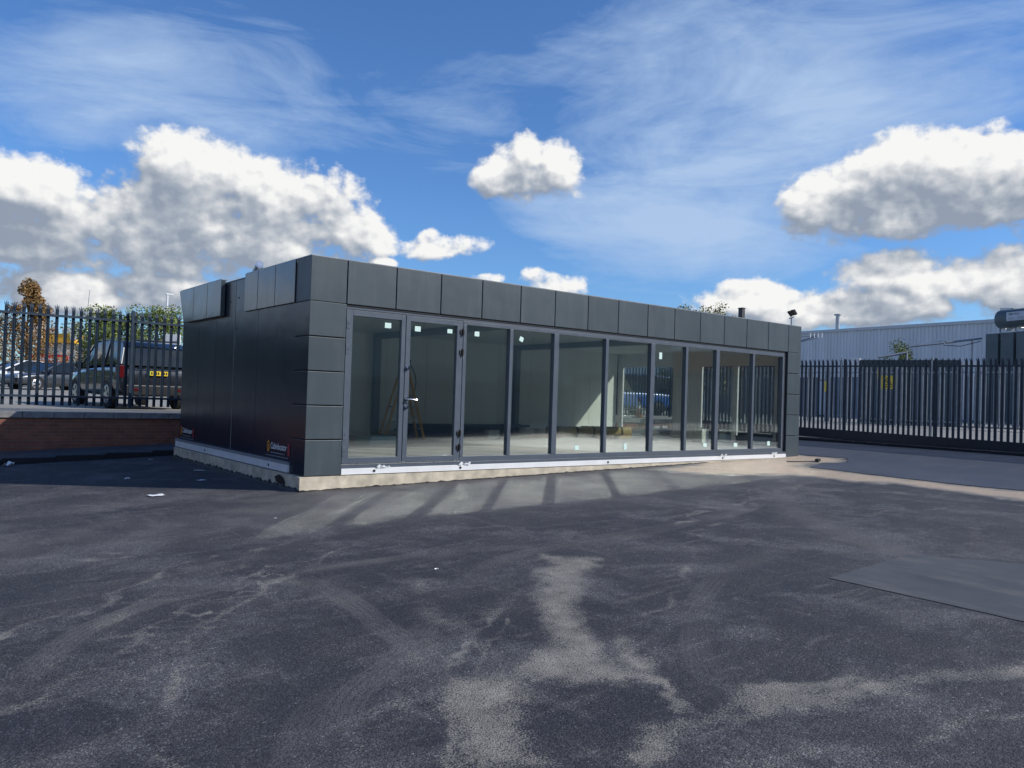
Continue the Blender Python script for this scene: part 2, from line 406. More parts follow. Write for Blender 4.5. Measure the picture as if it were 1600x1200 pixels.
base = mixc(t, mth(t, 'MULTIPLY', ramp(t, blot, [(.28, 1.0), (.46, 0.0)]), .6), base, (.022, .025, .034))
stone = ramp(t, vor.outputs['Color'], [(.0, .30), (.40, .75), (.72, 1.3), (.90, 2.3), (1.0, 6.0)])
base = mixc(t, .8, base, stone, 'MULTIPLY')
hz_n = N(t, 'ShaderNodeAttribute', attribute_name='haze')
base = mixc(t, mth(t, 'MULTIPLY', hz_n.outputs['Fac'], mth(t, 'ADD', .3, mth(t, 'MULTIPLY', mid, 1.4)), clamp=True), base, (.150, .142, .132))
grit = noisen(t, co, 95, 2, .7)
dsum = mth(t, 'ADD', at_n.outputs['Fac'], mth(t, 'ADD', mth(t, 'MULTIPLY', mth(t, 'SUBTRACT', noisen(t, co, 6, 6, .7), .5), .9), mth(t, 'MULTIPLY', mth(t, 'SUBTRACT', grit, .5), 2.0)))
dfac = mth(t, 'MULTIPLY', ramp(t, dsum, [(.26, 0.0), (.66, 1.0)]), mth(t, 'MULTIPLY', mth(t, 'ADD', .45, mth(t, 'MULTIPLY', mid, .9)), ramp(t, at_n.outputs['Fac'], [(.03, 0.0), (.30, 1.0)])), clamp=True)
dfac = mth(t, 'MULTIPLY', dfac, .78)
dcol = mixc(t, ramp(t, noisen(t, co, 7, 5), [(.3, 0.0), (.7, 1.0)]), (.235, .215, .185), (.42, .38, .32))
base = mixc(t, dfac, base, dcol)
base = mixc(t, mth(t, 'MULTIPLY', mth(t, 'MULTIPLY', mth(t, 'SUBTRACT', at_n.outputs['Fac'], 1.0, clamp=True), 1.0), mth(t, 'ADD', .45, mth(t, 'MULTIPLY', mid, .8)), clamp=True), base, mixc(t, fine, (.44, .33, .23), (.72, .56, .40)))
pits = ramp(t, vor.outputs['Distance'], [(.25, 1.15), (.55, .95), (.85, .25)])
base = mixc(t, .85, base, pits, 'MULTIPLY')
L(t, base, p.inputs['Base Color'])
L(t, mth(t, 'ADD', .62, mth(t, 'MULTIPLY', mid, .25)), p.inputs['Roughness'])
hgt = mth(t, 'ADD', mth(t, 'MULTIPLY', vor.outputs['Distance'], -.8), mth(t, 'MULTIPLY', noisen(t, co, 210, 2, .7), 1.0))
L(t, bump(t, hgt, .8, .006), p.inputs['Normal'])

me = bpy.data.meshes.new('ground'); me.from_pydata(vs, [], fs)
a = me.attributes.new('dust', 'FLOAT', 'POINT'); a.data.foreach_set('value', at); a = me.attributes.new('haze', 'FLOAT', 'POINT'); a.data.foreach_set('value', ah)
me.materials.append(M_asph)
# second material: pale concrete beyond the gate
m, t, p = nt('pale_hardstanding'); M_pale = m
co = objco(t); n = noisen(t, co, .4, 6, .6)
c_ = mixc(t, ramp(t, n, [(.35, 0.0), (.7, 1.0)]), (.25, .24, .215), (.34, .325, .29))
L(t, mixc(t, .5, c_, ramp(t, noisen(t, co, 6, 6, .7), [(.3, .75), (.7, 1.1)]), 'MULTIPLY'), p.inputs['Base Color'])
p.inputs['Roughness'].default_value = .9
me.materials.append(M_pale)
for poly in me.polygons:
    cx_ = poly.center.x
    if cx_ > 20: poly.material_index = 1
me.shade_smooth()
g = bpy.data.objects.new('ground', me); col.objects.link(g)
tag(g, 'dark worn asphalt yard with tan dust trails and tyre marks', 'ground', kind='structure')

# smoother new asphalt
m, t, p = nt('new_asphalt'); M_new = m
co = objco(t); n = noisen(t, co, .8, 6, .6); n2 = noisen(t, objco(t, (.4, 2, 1)), 2.0, 6, .65)
c_ = mixc(t, ramp(t, n, [(.35, 0.0), (.7, 1.0)]), (.040, .046, .060), (.062, .068, .084))
c_ = mixc(t, mth(t, 'MULTIPLY', ramp(t, n2, [(.5, 0.0), (.75, 1.0)]), .4), c_, (.12, .115, .11))
L(t, c_, p.inputs['Base Color']); p.inputs['Roughness'].default_value = .6
L(t, bump(t, noisen(t, co, 120, 3, .7), .35, .003), p.inputs['Normal'])
m, t, p = nt('patch_asphalt'); M_patch = m
co = objco(t); n = noisen(t, co, 1.1, 7, .66); n2 = noisen(t, objco(t, (2.2, .7, 1)), 1.6, 6, .65)
c_ = mixc(t, ramp(t, n, [(.35, 0.0), (.7, 1.0)]), (.050, .054, .063), (.085, .086, .090))
c_ = mixc(t, mth(t, 'MULTIPLY', ramp(t, n2, [(.48, 0.0), (.70, 1.0)]), .55), c_, (.16, .15, .135))
L(t, mixc(t, .6, c_, ramp(t, noisen(t, co, 130, 2, .7), [(.3, .6), (.7, 1.3)]), 'MULTIPLY'), p.inputs['Base Color']); p.inputs['Roughness'].default_value = .75
L(t, bump(t, noisen(t, co, 160, 3, .7), .4, .003), p.inputs['Normal'])
def sheet(name, poly, off, mat, label, jag=.03):
    pts = []
    n = len(poly)
    for i in range(n):
        a, b = poly[i], poly[(i+1) % n]; k = max(2, int(sqrt((a[0]-b[0])**2+(a[1]-b[1])**2)/.12))
        for q in range(k):
            x = a[0]+(b[0]-a[0])*q/k; y = a[1]+(b[1]-a[1])*q/k
            pts.append((x+jag*mnoise.noise(Vector((x*6, y*6, 1))), y+jag*mnoise.noise(Vector((x*6, y*6, 7)))))
    import bmesh
    bm = bmesh.new(); vv = [bm.verts.new((x, y, 0)) for x, y in pts]; f = bm.faces.new(vv)
    bmesh.ops.triangulate(bm, faces=[f])
    for it in range(3): bmesh.ops.subdivide_edges(bm, edges=[e for e in bm.edges if e.calc_length() > .5], cuts=1)
    bmesh.ops.triangulate(bm, faces=bm.faces[:])
    for v in bm.verts: v.co.z = terr(v.co.x, v.co.y)+off
    bmesh.ops.recalc_face_normals(bm, faces=bm.faces[:])
    if sum(f.normal.z for f in bm.faces) < 0: bmesh.ops.reverse_faces(bm, faces=bm.faces[:])
    me = bpy.data.meshes.new(name); bm.to_mesh(me); bm.free(); me.materials.append(mat)
    o = bpy.data.objects.new(name, me); col.objects.link(o)
    return tag(o, label, 'ground', kind='structure')
sheet('asphalt_patch', [(1.52,-7.51),(1.45,-9.03),(1.4,-11.5),(4.6,-10.9),(3.62,-8.3),(3.16,-7.44)], .005, M_patch, 'smooth newer asphalt patch with a straight saw-cut edge', .012)
sheet('road', [(13.75,-1.05),(12.73,-1.65),(11.9,-1.45),(10.62,-1.85),(10.6,-2.5),(10.35,-3.7),(10.25,-4.4),(10.15,-5.5),(10.25,-6.1),(10.1,-9),(10.3,-13.5),(17.6,-13.5),(18.1,-3.3),(18.5,3.5),(18.9,7.2),(13.7,7.2),(13.6,.3)], .010, M_new, 'smooth blue-grey asphalt road along the inside of the sliding gate', .05)

# raised car park sheet behind the wall
def cpz(x, y):
    z = .84 + .0125*max(0, min(y, 75)-11)
    if x > 20: z = .84 + (z-.84)*max(0, 1-(x-20)/8)
    return z
xs2 = axis_lines([(-900, 6), (-60, 20), (0, 14), (24, 8), (70, 5), (900, 1)]); ys2 = axis_lines([(9.0, 2), (11, 20), (80, 8), (200, 5), (1500, 1)])
vs = [(x, y, cpz(x, y)) for y in ys2 for x in xs2]; nx = len(xs2)
mb = MB(); mb.add(vs, [(j*nx+i, j*nx+i+1, (j+1)*nx+i+1, (j+1)*nx+i) for j in range(len(ys2)-1) for i in range(nx-1)])
o = mb.build('car_park', M_pale); tag(o, 'pale grey car park surface raised behind the brick wall', 'car park', kind='structure')

# raised strip and kerb at the foot of the wall
mb = MB()
for i in range(30):
    x0, x1 = -26+i*1.55, -26+(i+1)*1.55
    for (ya, yb, dz, off) in ((7.02, 8.75, .105, 0),):
        za, zb_ = hz(x0,0)+.10, hz(x1,0)+.10
        mb.add([(x0,ya,za),(x1,ya,zb_),(x1,yb,zb_+.02),(x0,yb,za+.02)], [(0,1,2,3)])
o = mb.build('footway', simple('footway_asphalt', (.055,.060,.070), .8, var=.3, vscale=2)); tag(o, 'raised asphalt strip at the foot of the brick wall', 'footway', kind='structure')
mb = MB(); mf = MB()
for i in range(50):
    x0, x1 = -26+i*.915, -26+(i+1)*.915-.008
    z = hz((x0+x1)/2, 0)
    mb.box(x0, x1, 6.9, 7.02, z-.1, z+.115)
o = mb.build('kerb', M_kerbd, bevel=.012); tag(o, 'low dark kerb in front of the brick wall', 'kerb', kind='structure')

# ------------------------------------------------------------------ modular building
BL, BD, BH, BZ = 13.29, 6.46, 3.54, .225
B = thing('showroom_building', (0,0,0), 0, 'single-storey dark grey modular showroom building with a long glazed front', 'building')
# concrete base with ragged edge
mb = MB()
def basering(z0f, z1, out=.08, outf=.035):
    return
n = 60
fx = [-.08+(BL+.12)*i/n for i in range(n+1)]
for i in range(n):
    mb.add([(fx[i],-.035,-.3),(fx[i+1],-.035,-.3),(fx[i+1],-.035,BZ-.012),(fx[i],-.035,BZ-.012)], [(0,1,2,3)])
mb.add([(-.08,-.035,-.3),(-.08,BD+.05,-.3),(-.08,BD+.05,BZ-.012),(-.08,-.035,BZ-.012)], [(0,1,2,3)])
mb.add([(BL+.04,-.035,-.3),(BL+.04,BD+.05,-.3),(BL+.04,BD+.05,BZ-.012),(BL+.04,-.035,BZ-.012)], [(0,1,2,3)])
mb.add([(-.08,BD+.05,-.3),(BL+.04,BD+.05,-.3),(BL+.04,BD+.05,BZ-.012),(-.08,BD+.05,BZ-.012)], [(0,1,2,3)])
mb.add([(-.08,-.035,BZ-.012),(BL+.04,-.035,BZ-.012),(BL+.04,BD+.05,BZ-.012),(-.08,BD+.05,BZ-.012)], [(0,1,2,3)])
M_conc = simple('cast_concrete', (.52, .46, .36), .9, var=.28, vscale=5, bmp=.6, bscale=25)
mb.build('concrete_base', M_conc, B)
# black tar lumps against the base
mb = MB(); R = random.Random(3)
def ridge(mb, path, w, h, seed):
    R = random.Random(seed); n = len(path); V = []
    for i, (x, y, nx_, ny_) in enumerate(path):
        hh = h*(.25+.5*R.random()+.9*abs(mnoise.noise(Vector((i*.33, seed, 0)))+.35)); ww = w*(.6+.7*abs(mnoise.noise(Vector((i*.21, seed, 4)))))
        z = hz(x, y)
        V += [(x, y, z+hh), (x+nx_*ww*.5, y+ny_*ww*.5, z+hh*.75*R.uniform(.6, 1.1)), (x+nx_*ww, y+ny_*ww, z-.01)]
    mb.add(V, [(3*i+k, 3*i+3+k, 3*i+4+k, 3*i+1+k) for i in range(n-1) for k in (0, 1)])
ridge(mb, [(-.1+i*.045, -.037, 0, -1) for i in range(215)], .08, .018, 5)
ridge(mb, [(-.082, -.05+i*.045, -1, 0) for i in range(146)], .08, .06, 8)
mb.add([(-.084,.62,.03),(-.084,.50,.02),(-.084,.49,.10),(-.084,.56,.15),(-.084,.72,.19),(-.084,.80,.17),(-.084,.92,.14),(-.084,.84,.06)], [(0,1,2,3,4,5,6,7)])
mb.build('tar_seal', simple('black_tar', (.012,.011,.012), .55, var=.3, vscale=30), B)
# white trims: left and front
mb = MB(); mb.box(-.045, -.003, .535, BD+.1, BZ+.005, .35); o = mb.build('white_channel', M_white, B, bevel=.003)
mb = MB(); mb.box(-.05, -.002, .535, BD+.1, .352, .392); mb.build('drip_trim', M_trimg, B, bevel=.003)
mb = MB(); mb.box(.602, 12.715, -.012, .10, BZ+.0, .318); mb.build('white_channel', M_white, B, bevel=.003)
mb = MB(); mb.box(.602, 12.715, .004, .10, .321, .372); mb.build('sill', M_frame, B, bevel=.003)
mb = MB(); mb.box(.60, 2.82, -.002, .05, .374, .388); mb.build('threshold_strip', M_alu, B)
for (y) in (4.55, 1.28):
    mb = MB(); mb.tube([(-.052, y, .29), (-.046, y, .29)], .022, 12); mb.build('drain_hole', M_black, B)
for x in (1.17, 2.83, 6.42, 10.15, 12.2):
    mb = MB(); mb.tube([(x, -.020, .272), (x, -.010, .272)], .022, 12); mb.build('drain_hole', M_black, B)
R = random.Random(12)
for x in (1.32, 2.90, 10.15, 12.18):
    mb = MB()
    V = []
    for k in range(9): V += [(x-.12+k*.03, -.018+R.uniform(-.02,.004), .322+R.uniform(-.008,.008)), (x-.11+k*.03, -.02+R.uniform(-.025,.0), .336+R.uniform(0,.045)*(1 if k % 3 else .3))]
    mb.add(V, [(2*k, 2*k+2, 2*k+3, 2*k+1) for k in range(8)])
    mb.build('plastic_film_scrap', M_film, B)

# walls: left wall panels (composite sheets with narrow joints)
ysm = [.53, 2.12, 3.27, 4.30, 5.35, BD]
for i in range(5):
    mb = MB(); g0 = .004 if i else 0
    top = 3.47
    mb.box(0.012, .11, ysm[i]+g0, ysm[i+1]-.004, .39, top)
    mb.build('wall_panel', M_wall_cornershade, B, bevel=.004)
mb = MB(); mb.box(.02, .10, .02, BD-.01, .23, 3.46); mb.box(.10, BL-.1, BD-.12, BD-.02, .23, 3.46); mb.build('wall_core', M_fdark, B)
for i in range(5):
    x0 = .12+i*2.63; mb = MB(); mb.box(x0, x0+2.62, BD-.019, BD, .3, 3.5); mb.build('wall_panel', M_wall_cornershade, B, bevel=.004)
mb = MB(); mb.box(.008, .013, 3.262, 3.278, .40, 2.9); mb.build('joint_trim', simple('pale_joint_trim', (.25,.24,.22), .5), B)
for (y, z) in ((3.55, 3.1), (3.12, 3.15), (3.18, 2.6)):
    mb = MB(); mb.tube([(.006, y, z), (.013, y, z)], .018, 10); mb.build('screw_cap', M_black, B)
# roof
mb = MB(); mb.box(.02, BL-.02, .03, BD-.03, 3.40, 3.5); mb.build('roof', simple('roof_membrane', (.16,.17,.18), .8), B)
mb = MB(); mb.box(-.004, BL+.004, -.004, .05, 3.543, 3.556); mb.build('roof_capping', M_trimg, B)
mb = MB(); mb.box(-.004, .05, .055, 2.74, 3.543, 3.556); mb.box(-.08, .05, 3.86, BD, 3.543, 3.556); mb.build('roof_capping', M_trimg, B)
mb = MB(); mb.tube([(.30, 3.05, 3.5), (.30, 3.05, 3.66)], .07, 14); mb.tube([(.30, 3.05, 3.66), (.22, 2.72, 3.74)], [.09,.07], 14)
mb.build('roof_vent', M_alu, B, smooth=True)

# fascia cassettes
def cassette(name, mbf, bev=.005):
    return mbf.build(name, M_panel, B, bevel=bev, seg=2)
sx = [0.0, .60, 1.47, 2.33, 3.19, 4.06, 4.90, 5.76, 6.61, 7.49, 8.35, 9.23, 10.10, 10.97, 11.85, 12.72, BL]
gap = .009
zf = 2.872
for i in range(16):
    mb = MB()
    x0 = sx[i] + (gap if i else 0); x1 = sx[i+1] - (gap if i < 15 else 0)
    if i == 0: mb.prism([(0,0),(x1,0),(x1,.05),(.05,.05),(.05,.535),(0,.535)], 'z', zf, 3.541)
    elif i == 15: mb.prism([(x0,0),(BL,0),(BL,.535),(BL-.05,.535),(BL-.05,.05),(x0,.05)], 'z', zf, 3.541)
    else: mb.box(x0, x1, 0, .05, zf, 3.541)
    cassette('fascia_panel', mb)
mb = MB(); mb.box(.052, BL-.052, .052, .11, 2.80, 3.52); mb.build('fascia_backing', M_fdark, B)
for (y0, y1) in ((.553, 1.345), (1.363, 2.115), (2.133, 2.75)):
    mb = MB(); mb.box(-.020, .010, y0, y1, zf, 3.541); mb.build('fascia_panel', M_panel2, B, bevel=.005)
for (y0, y1) in ((3.83, 4.63), (4.648, 5.50)):
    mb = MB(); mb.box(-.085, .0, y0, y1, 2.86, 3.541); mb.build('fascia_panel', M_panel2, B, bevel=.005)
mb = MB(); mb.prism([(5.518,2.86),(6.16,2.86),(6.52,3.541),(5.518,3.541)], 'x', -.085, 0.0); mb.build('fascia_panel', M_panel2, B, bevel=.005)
for i in range(7):
    mb = MB(); mb.box(BL-.03, BL, .553+i*.843, .553+(i+1)*.843-.018, zf, 3.541); cassette('fascia_panel', mb)
# corner columns
zs = [BZ, .77, 1.29, 1.81, 2.335, zf]
for i in range(5):
    z0 = zs[i]+(gap if i else 0); z1 = zs[i+1]-gap
    mb = MB(); mb.prism([(0,0),(.600,0),(.600,.05),(.05,.05),(.05,.53),(0,.53)], 'z', z0, z1)
    o = mb.build('corner_panel', [M_panel, M_wall_cornershade], B, bevel=.005)
    for f in o.data.polygons: f.material_index = 1 if f.normal.x < -.5 else 0  # same paint in truth; shade on the left-facing sides put in by darker colour
    mb = MB(); mb.prism([(12.72,0),(BL,0),(BL,.53),(BL-.05,.53),(BL-.05,.05),(12.72,.05)], 'z', z0, z1); cassette('corner_panel', mb)
mb = MB(); mb.box(.054, .596, .054, .2, .24, 2.86); mb.build('corner_core', M_fdark, B)
mb = MB(); mb.box(12.724, BL-.054, .054, .2, .24, 2.86); mb.build('corner_core', M_fdark, B)
mb = MB(); mb.box(.594, .602, .02, .2, .24, 2.86); mb.build('corner_return', M_panel, B)
# dark reveal at the right end and head
mb = MB(); mb.box(12.60, 12.715, .05, .20, .375, 2.86); mb.build('frame_reveal', simple('navy_reveal', (.012,.016,.028), .5), B)
mb = MB(); mb.box(.604, 12.60, .035, .12, 2.80, 2.868); mb.build('head_frame', M_frame, B, bevel=.003)
mb = MB(); mb.box(.604, 12.60, .022, .034, 2.842, 2.868); mb.build('head_flashing', M_fdark, B)
# glazing
GZ0, GZ1 = .462, 2.735
TILT = .0122   # the panes lean back by 0.7 degrees
def leaf(mb, x0, x1, z0, z1, y):
    a, b = y+TILT*(z0-1.6), y+TILT*(z1-1.6)
    return mb.add([(x0,a,z0),(x1,a,z0),(x1,a+.006,z0),(x0,a+.006,z0),(x0,b,z1),(x1,b,z1),(x1,b+.006,z1),(x0,b+.006,z1)], [(0,3,2,1),(4,5,6,7),(0,1,5,4),(1,2,6,5),(2,3,7,6),(3,0,4,7)])
mb = MB(); mb.box(2.83, 12.60, .03, .12, .374, GZ0); mb.build('bottom_rail', M_frame, B, bevel=.003)
mb = MB(); mb.box(2.83, 12.60, .03, .12, GZ1, 2.798); mb.build('top_rail', M_frame, B, bevel=.003)
mul = [(2.865, .07), (3.895, .075), (4.985, .12), (6.345, .08), (7.715, .125), (8.83, .08), (9.93, .125), (11.315, .08), (12.565, .07)]
for (cx_, w) in mul:
    mb = MB(); mb.box(cx_-w/2, cx_+w/2, .022, .125, GZ0+.001, GZ1-.001); mb.build('mullion', M_frame, B, bevel=.004)
panes = []
for i in range(8):
    x0 = mul[i][0]+mul[i][1]/2; x1 = mul[i+1][0]-mul[i+1][1]/2
    mb = MB(); leaf(mb, x0, x1, GZ0, GZ1, .078); panes.append((x0, x1, mb.build('window_pane', M_glass, B)))
def sticker(parent, x, z, w=.10, h=.085, rot=0, y=.076):
    mb = MB(); mb.box(-w/2, w/2, -.0015, 0, -h/2, h/2)
    mb.xf(Matrix.Translation((x, y+TILT*(z-1.6)-.003, z)) @ Matrix.Rotation(rot, 4, 'Y')); mb.build('sticker', M_stick, parent)
stk = [(0,3.16,2.60,.10,.085,0),(1,4.17,2.58,.09,.085,.35),(4,8.02,2.50,.09,.14,.0),(2,5.62,.57,.12,.09,-.1),(3,6.98,.575,.09,.13,-.2),(5,9.58,.575,.13,.09,.25),(6,10.72,.56,.14,.09,.1),(7,12.06,.58,.11,.11,0)]
for (i, x, z, w, h, r) in stk: sticker(panes[i][2], x, z, w, h, r)
# doors
def door(x0, x1, hinge_right):
    d = bpy.data.objects.new('door', None); col.objects.link(d); d.parent = B
    mb = MB(); z0, z1 = .395, 2.79; sw = .085
    y0, y1 = .012, .085
    xa = x0+(.11 if not hinge_right else .085); xb = x1-(.075 if not hinge_right else .12)
    mb.box(x0, xa, y0, y1, z0, z1); mb.box(xb, x1, y0, y1, z0, z1)
    mb.box(xa, xb, y0, y1, z0, .485); mb.box(xa, xb, y0, y1, 2.70, z1)
    mb.build('door_frame', M_frame, d, bevel=.003)
    mb = MB(); leaf(mb, xa, xb, .485, 2.70, .050); mb.build('pane', M_glass, d)
    hx = x1-.012 if hinge_right else x0+.012
    for z in (2.60, 2.25, .86, .62) if hinge_right else (2.57, 2.17, .84, .58):
        mb = MB()
        if hinge_right:
            mb.box(hx-.055, hx+.035, -.004, .012, z-.035, z+.035); mb.tube([(hx,-.012,z-.06),(hx,-.012,z+.06)], .016, 10)
            mb.build('hinge', M_black, d, bevel=.003)
        else:
            mb.box(hx-.010, hx+.045, .004, .012, z-.075, z+.075); mb.build('hinge', M_frame, d, bevel=.002)
            mb = MB(); mb.tube([(hx+.02,.002,z),(hx+.02,.005,z)], .011, 8); mb.build('hinge_screw', M_black, d)
    return d
d1 = door(.612, 1.672, False); d2 = door(1.684, 2.812, True)
sticker(d1, 1.37, 2.60, .115, .085, 0, .050); sticker(d2, 1.93, 2.59, .11, .085, 0, .050); sticker(d2, 2.57, 2.60, .10, .07, 0, .050)
hx = 1.725
mb = MB(); mb.tube([(hx,.012,1.93),(hx,-.025,1.93)], .032, 14); mb.tube([(hx,-.025,1.93),(hx,-.04,1.93)], .02, 12); mb.build('lock', M_chrome, d2, smooth=True)
mb = MB(); mb.tube([(hx,.012,1.42),(hx,-.015,1.42)], .032, 14); mb.tube([(hx,-.012,1.42),(hx,-.055,1.42),(hx+.03,-.06,1.42),(hx+.17,-.06,1.415)], [.012,.012,.011,.010], 10); mb.build('handle', M_chrome, d2, smooth=True)
mb = MB(); mb.tube([(hx,.012,1.29),(hx,-.02,1.29)], .03, 14); mb.tube([(hx,-.02,1.29),(hx,-.035,1.29)], .014, 10); mb.build('lock', M_chrome, d2, smooth=True)
# interior
mb = MB(); mb.box(.12, BL-.12, .13, BD-.13, .36, .445); mb.build('floor', M_ifloor, B)
mb = MB(); mb.box(.12, BL-.12, .13, BD-.13, 2.98, 3.05); mb.build('ceiling', M_ceil, B)
mb = MB(); mb.box(.112, .16, .15, BD-.16, .446, 2.979); mb.build('lining_panel', M_intw, B)
for i in range(11):
    mb = MB(); x0 = .165+i*1.18; mb.box(x0, x0+1.172, BD-.17, BD-.125, .446, 2.979); mb.build('lining_panel', M_intw, B, bevel=.004)
for x in (4.55, 9.0):
    mb = MB(); mb.box(x-.08, x+.08, BD-.32, BD-.175, .447, 2.978); mb.build('post', M_post, B, bevel=.004)
    mb = MB(); mb.box(x-.08, x+.08, .14, BD-.325, 2.84, 2.978); mb.build('beam', M_post, B, bevel=.004)
mb = MB(); mb.box(.17, BL-.17, BD-.185, BD-.172, .447, .54); mb.build('skirting', M_intw, B)
# right gable: full-height glazing with white frames
wx0, wx1 = BL-.11, BL-.03
mb = MB(); mb.box(wx0, wx1, 3.07, 4.0, .446, 2.84); mb.build('gable_panel', M_white, B, bevel=.003)
mb = MB(); mb.box(wx0, wx1, .53, BD-.03, 2.841, 3.45); mb.build('gable_head', M_white, B)
mb = MB(); mb.box(wx0, wx1, .20, .62, .446, 2.84); mb.build('gable_jamb', M_white, B)
mb = MB(); mb.box(wx0, wx1, 6.14, BD-.18, .446, 2.84); mb.build('gable_jamb', M_white, B)
for (y0, y1) in ((.63, 1.86), (1.92, 3.06), (4.01, 6.13)):
    mb = MB()
    for (a_, b_) in ((y0, y0+.05), (y1-.05, y1)): mb.box(wx0+.01, wx1-.01, a_, b_, .447, 2.62)
    mb.box(wx0+.01, wx1-.01, y0+.051, y1-.051, .447, .50); mb.box(wx0+.01, wx1-.01, y0+.051, y1-.051, 2.56, 2.62)
    o = mb.build('gable_window', M_white, B, bevel=.002)
    mb = MB(); mb.box(wx0+.035, wx0+.041, y0+.05, y1-.05, .50, 2.56); mb.build('pane', M_glass2, o)
mb = MB(); mb.box(wx0, wx1, .63, 3.06, 2.621, 2.84); mb.box(wx0, wx1, 4.01, 6.13, 2.621, 2.84); mb.build('gable_lintel', M_white, B)
mb = MB(); mb.box(wx0+.02, wx1, 1.861, 1.919, .447, 2.62); mb.build('gable_post', M_white, B)
mb = MB(); mb.box(wx0-.1, wx1+.03, .55, BD, BZ, .35); mb.build('white_channel', M_white, B)

# maker's stickers on the left wall (x = 0 plane, reading from back to front)
def logo(y0, ztop, w, idx):
    S = bpy.data.objects.new('logo_sticker', None); col.objects.link(S); S.parent = B
    # local frame: u runs towards the front corner (-y), v is up
    def M(u, v, xx=.006): 
        return Matrix(((0,0,-1,xx),(-1,0,0,y0-u),(0,1,0,v),(0,0,0,1)))
    h = .20
    n = 28; V = []
    for ring in (.095, .062):
        V += [(.003, y0-.09-ring*.62*cos(2*pi*k/n), ztop-.10+ring*sin(2*pi*k/n)) for k in range(n)]
    mb = MB(); mb.add(V, [(k,(k+1)%n,n+(k+1)%n,n+k) for k in range(n)])
    mb.add([(.003, y0-.09-.035*.62*cos(2*pi*k/12), ztop-.10+.035*sin(2*pi*k/12)) for k in range(12)], [tuple(range(12))])
    mb.box(.002,.0035,y0-.115,y0-.09,ztop-.15,ztop-.12)
    mb.build('emblem', M_logoor, S)
    text_obj('lettering', 'Cabinlocator', .145, M_wvinyl, S, M(.185, ztop-.135, .003), .0008, .86*w/.98)
    mb = MB(); R = random.Random(4)
    for (uu, vv, ww, hh) in ((.185, -.195, .60, .018), (.0, -.245, .50, .014), (.53, -.245, .16, .014), (.72, -.245, .2, .014)):
        u = uu
        while u < uu+ww:
            q = R.uniform(.02, .06); mb.box(.002, .003, y0-u-q, y0-u, ztop+vv-hh/2, ztop+vv+hh/2); u += q+.014
    mb.build('small_print', simple('dull_print', (.25,.26,.32), .5), S)
    mb = MB(); mb.box(.002, .003, y0-.97, y0-.88, ztop-.21, ztop-.02); mb.build('red_mark', M_logored, S)
logo(1.53, .685, .98, 0)
logo(6.40, .68, .98, 1)

# ------------------------------------------------------------------ things inside the building
FZ = .446
# step ladder
Ld = thing('step_ladder', (4.72, 5.15, FZ), radians(-14), 'yellow-brown fibreglass step ladder standing open behind the glass doors', 'ladder')
for s in (-1, 1):
    mb = MB(); mb.bar((s*.24+.0, -.0, 0), (s*.17-.42+0, 0, 1.80), .03, .075, (0,1,0))
    # front rails
    mb.v = []; mb.f = []
    mb.bar((.45, s*.27, 0), (0, s*.17, 1.82), .04, .10, (0,1,0)); mb.build('front_rail', M_ladder, Ld, bevel=.004)
    mb = MB(); mb.bar((-.50, s*.27, 0), (-.04, s*.18, 1.70), .035, .08, (0,1,0)); mb.build('rear_rail', M_ladder, Ld, bevel=.004)
    mb = MB(); mb.bar((.34, s*.25, .45), (-.38, s*.25, .45), .008, .022); mb.build('spreader', M_alu, Ld)
for k in range(6):
    f = (k+.9)/7; mb = MB(); w = .27-.10*f; x = .45*(1-f)
    mb.box(x-.045, x+.04, -w, w, 1.82*f-.012, 1.82*f+.012); mb.build('tread', M_alu, Ld, bevel=.002)
mb = MB(); mb.box(-.10, .10, -.21, .21, 1.82, 1.87); mb.build('top_cap', M_black, Ld, bevel=.01)
mb = MB(); mb.bar((-.49,-.26,.08),(-.49,.26,.08),.02,.03); mb.bar((-.30,-.23,.75),(-.30,.23,.75),.02,.03); mb.build('cross_brace', M_black, Ld)
mb = MB(); pts = [(-.02+.12, -.17, 1.85)]
pts = [(.02+.16*sin(k/9*pi)*1+.10*k/9, -.19, 1.86-.95*k/9) for k in range(10)]; mb.tube(pts, .012, 8); mb.build('loose_strap', M_black, Ld)
# rolls of insulation
def roll(x, y, ln, r, rz, label):
    t_ = thing('insulation_roll', (x, y, FZ), rz, label, 'roll', None)
    n = 28; rings = []
    mb = MB(); mb.tube([(-ln/2+ln*k/12, 0, r+.004*sin(k*2.1)) for k in range(13)], [r*(1+.02*sin(k*1.7)) for k in range(13)], n); mb.build('wrap', M_rope, t_, smooth=True)
    mb = MB()
    for s in (-1, 1):
        for q in (.25, .5, .75, .93):
            V = [(s*(ln/2+.004), r*q*cos(2*pi*k/n), r+r*q*sin(2*pi*k/n)) for k in range(n)] + [(s*(ln/2+.004), r*(q-.1)*cos(2*pi*k/n), r+r*(q-.1)*sin(2*pi*k/n)) for k in range(n)]
            mb.add(V, [(k,(k+1)%n,n+(k+1)%n,n+k) for k in range(n)])
    mb.build('rolled_end', M_rolle, t_)
    for xx in (-ln*.28, ln*.3):
        mb = MB(); mb.tube([(xx-.03,0,r),(xx+.03,0,r)], r*1.035, n); mb.build('band', simple('dark_band', (.09,.08,.06), .7), t_)
    return t_
roll(9.95, 5.15, 1.1, .15, radians(-14), 'short dark-banded tan insulation roll on the floor, left of the longer roll')
roll(11.15, 4.75, 1.5, .16, radians(-20), 'long tan insulation roll on timber blocks behind the middle windows')
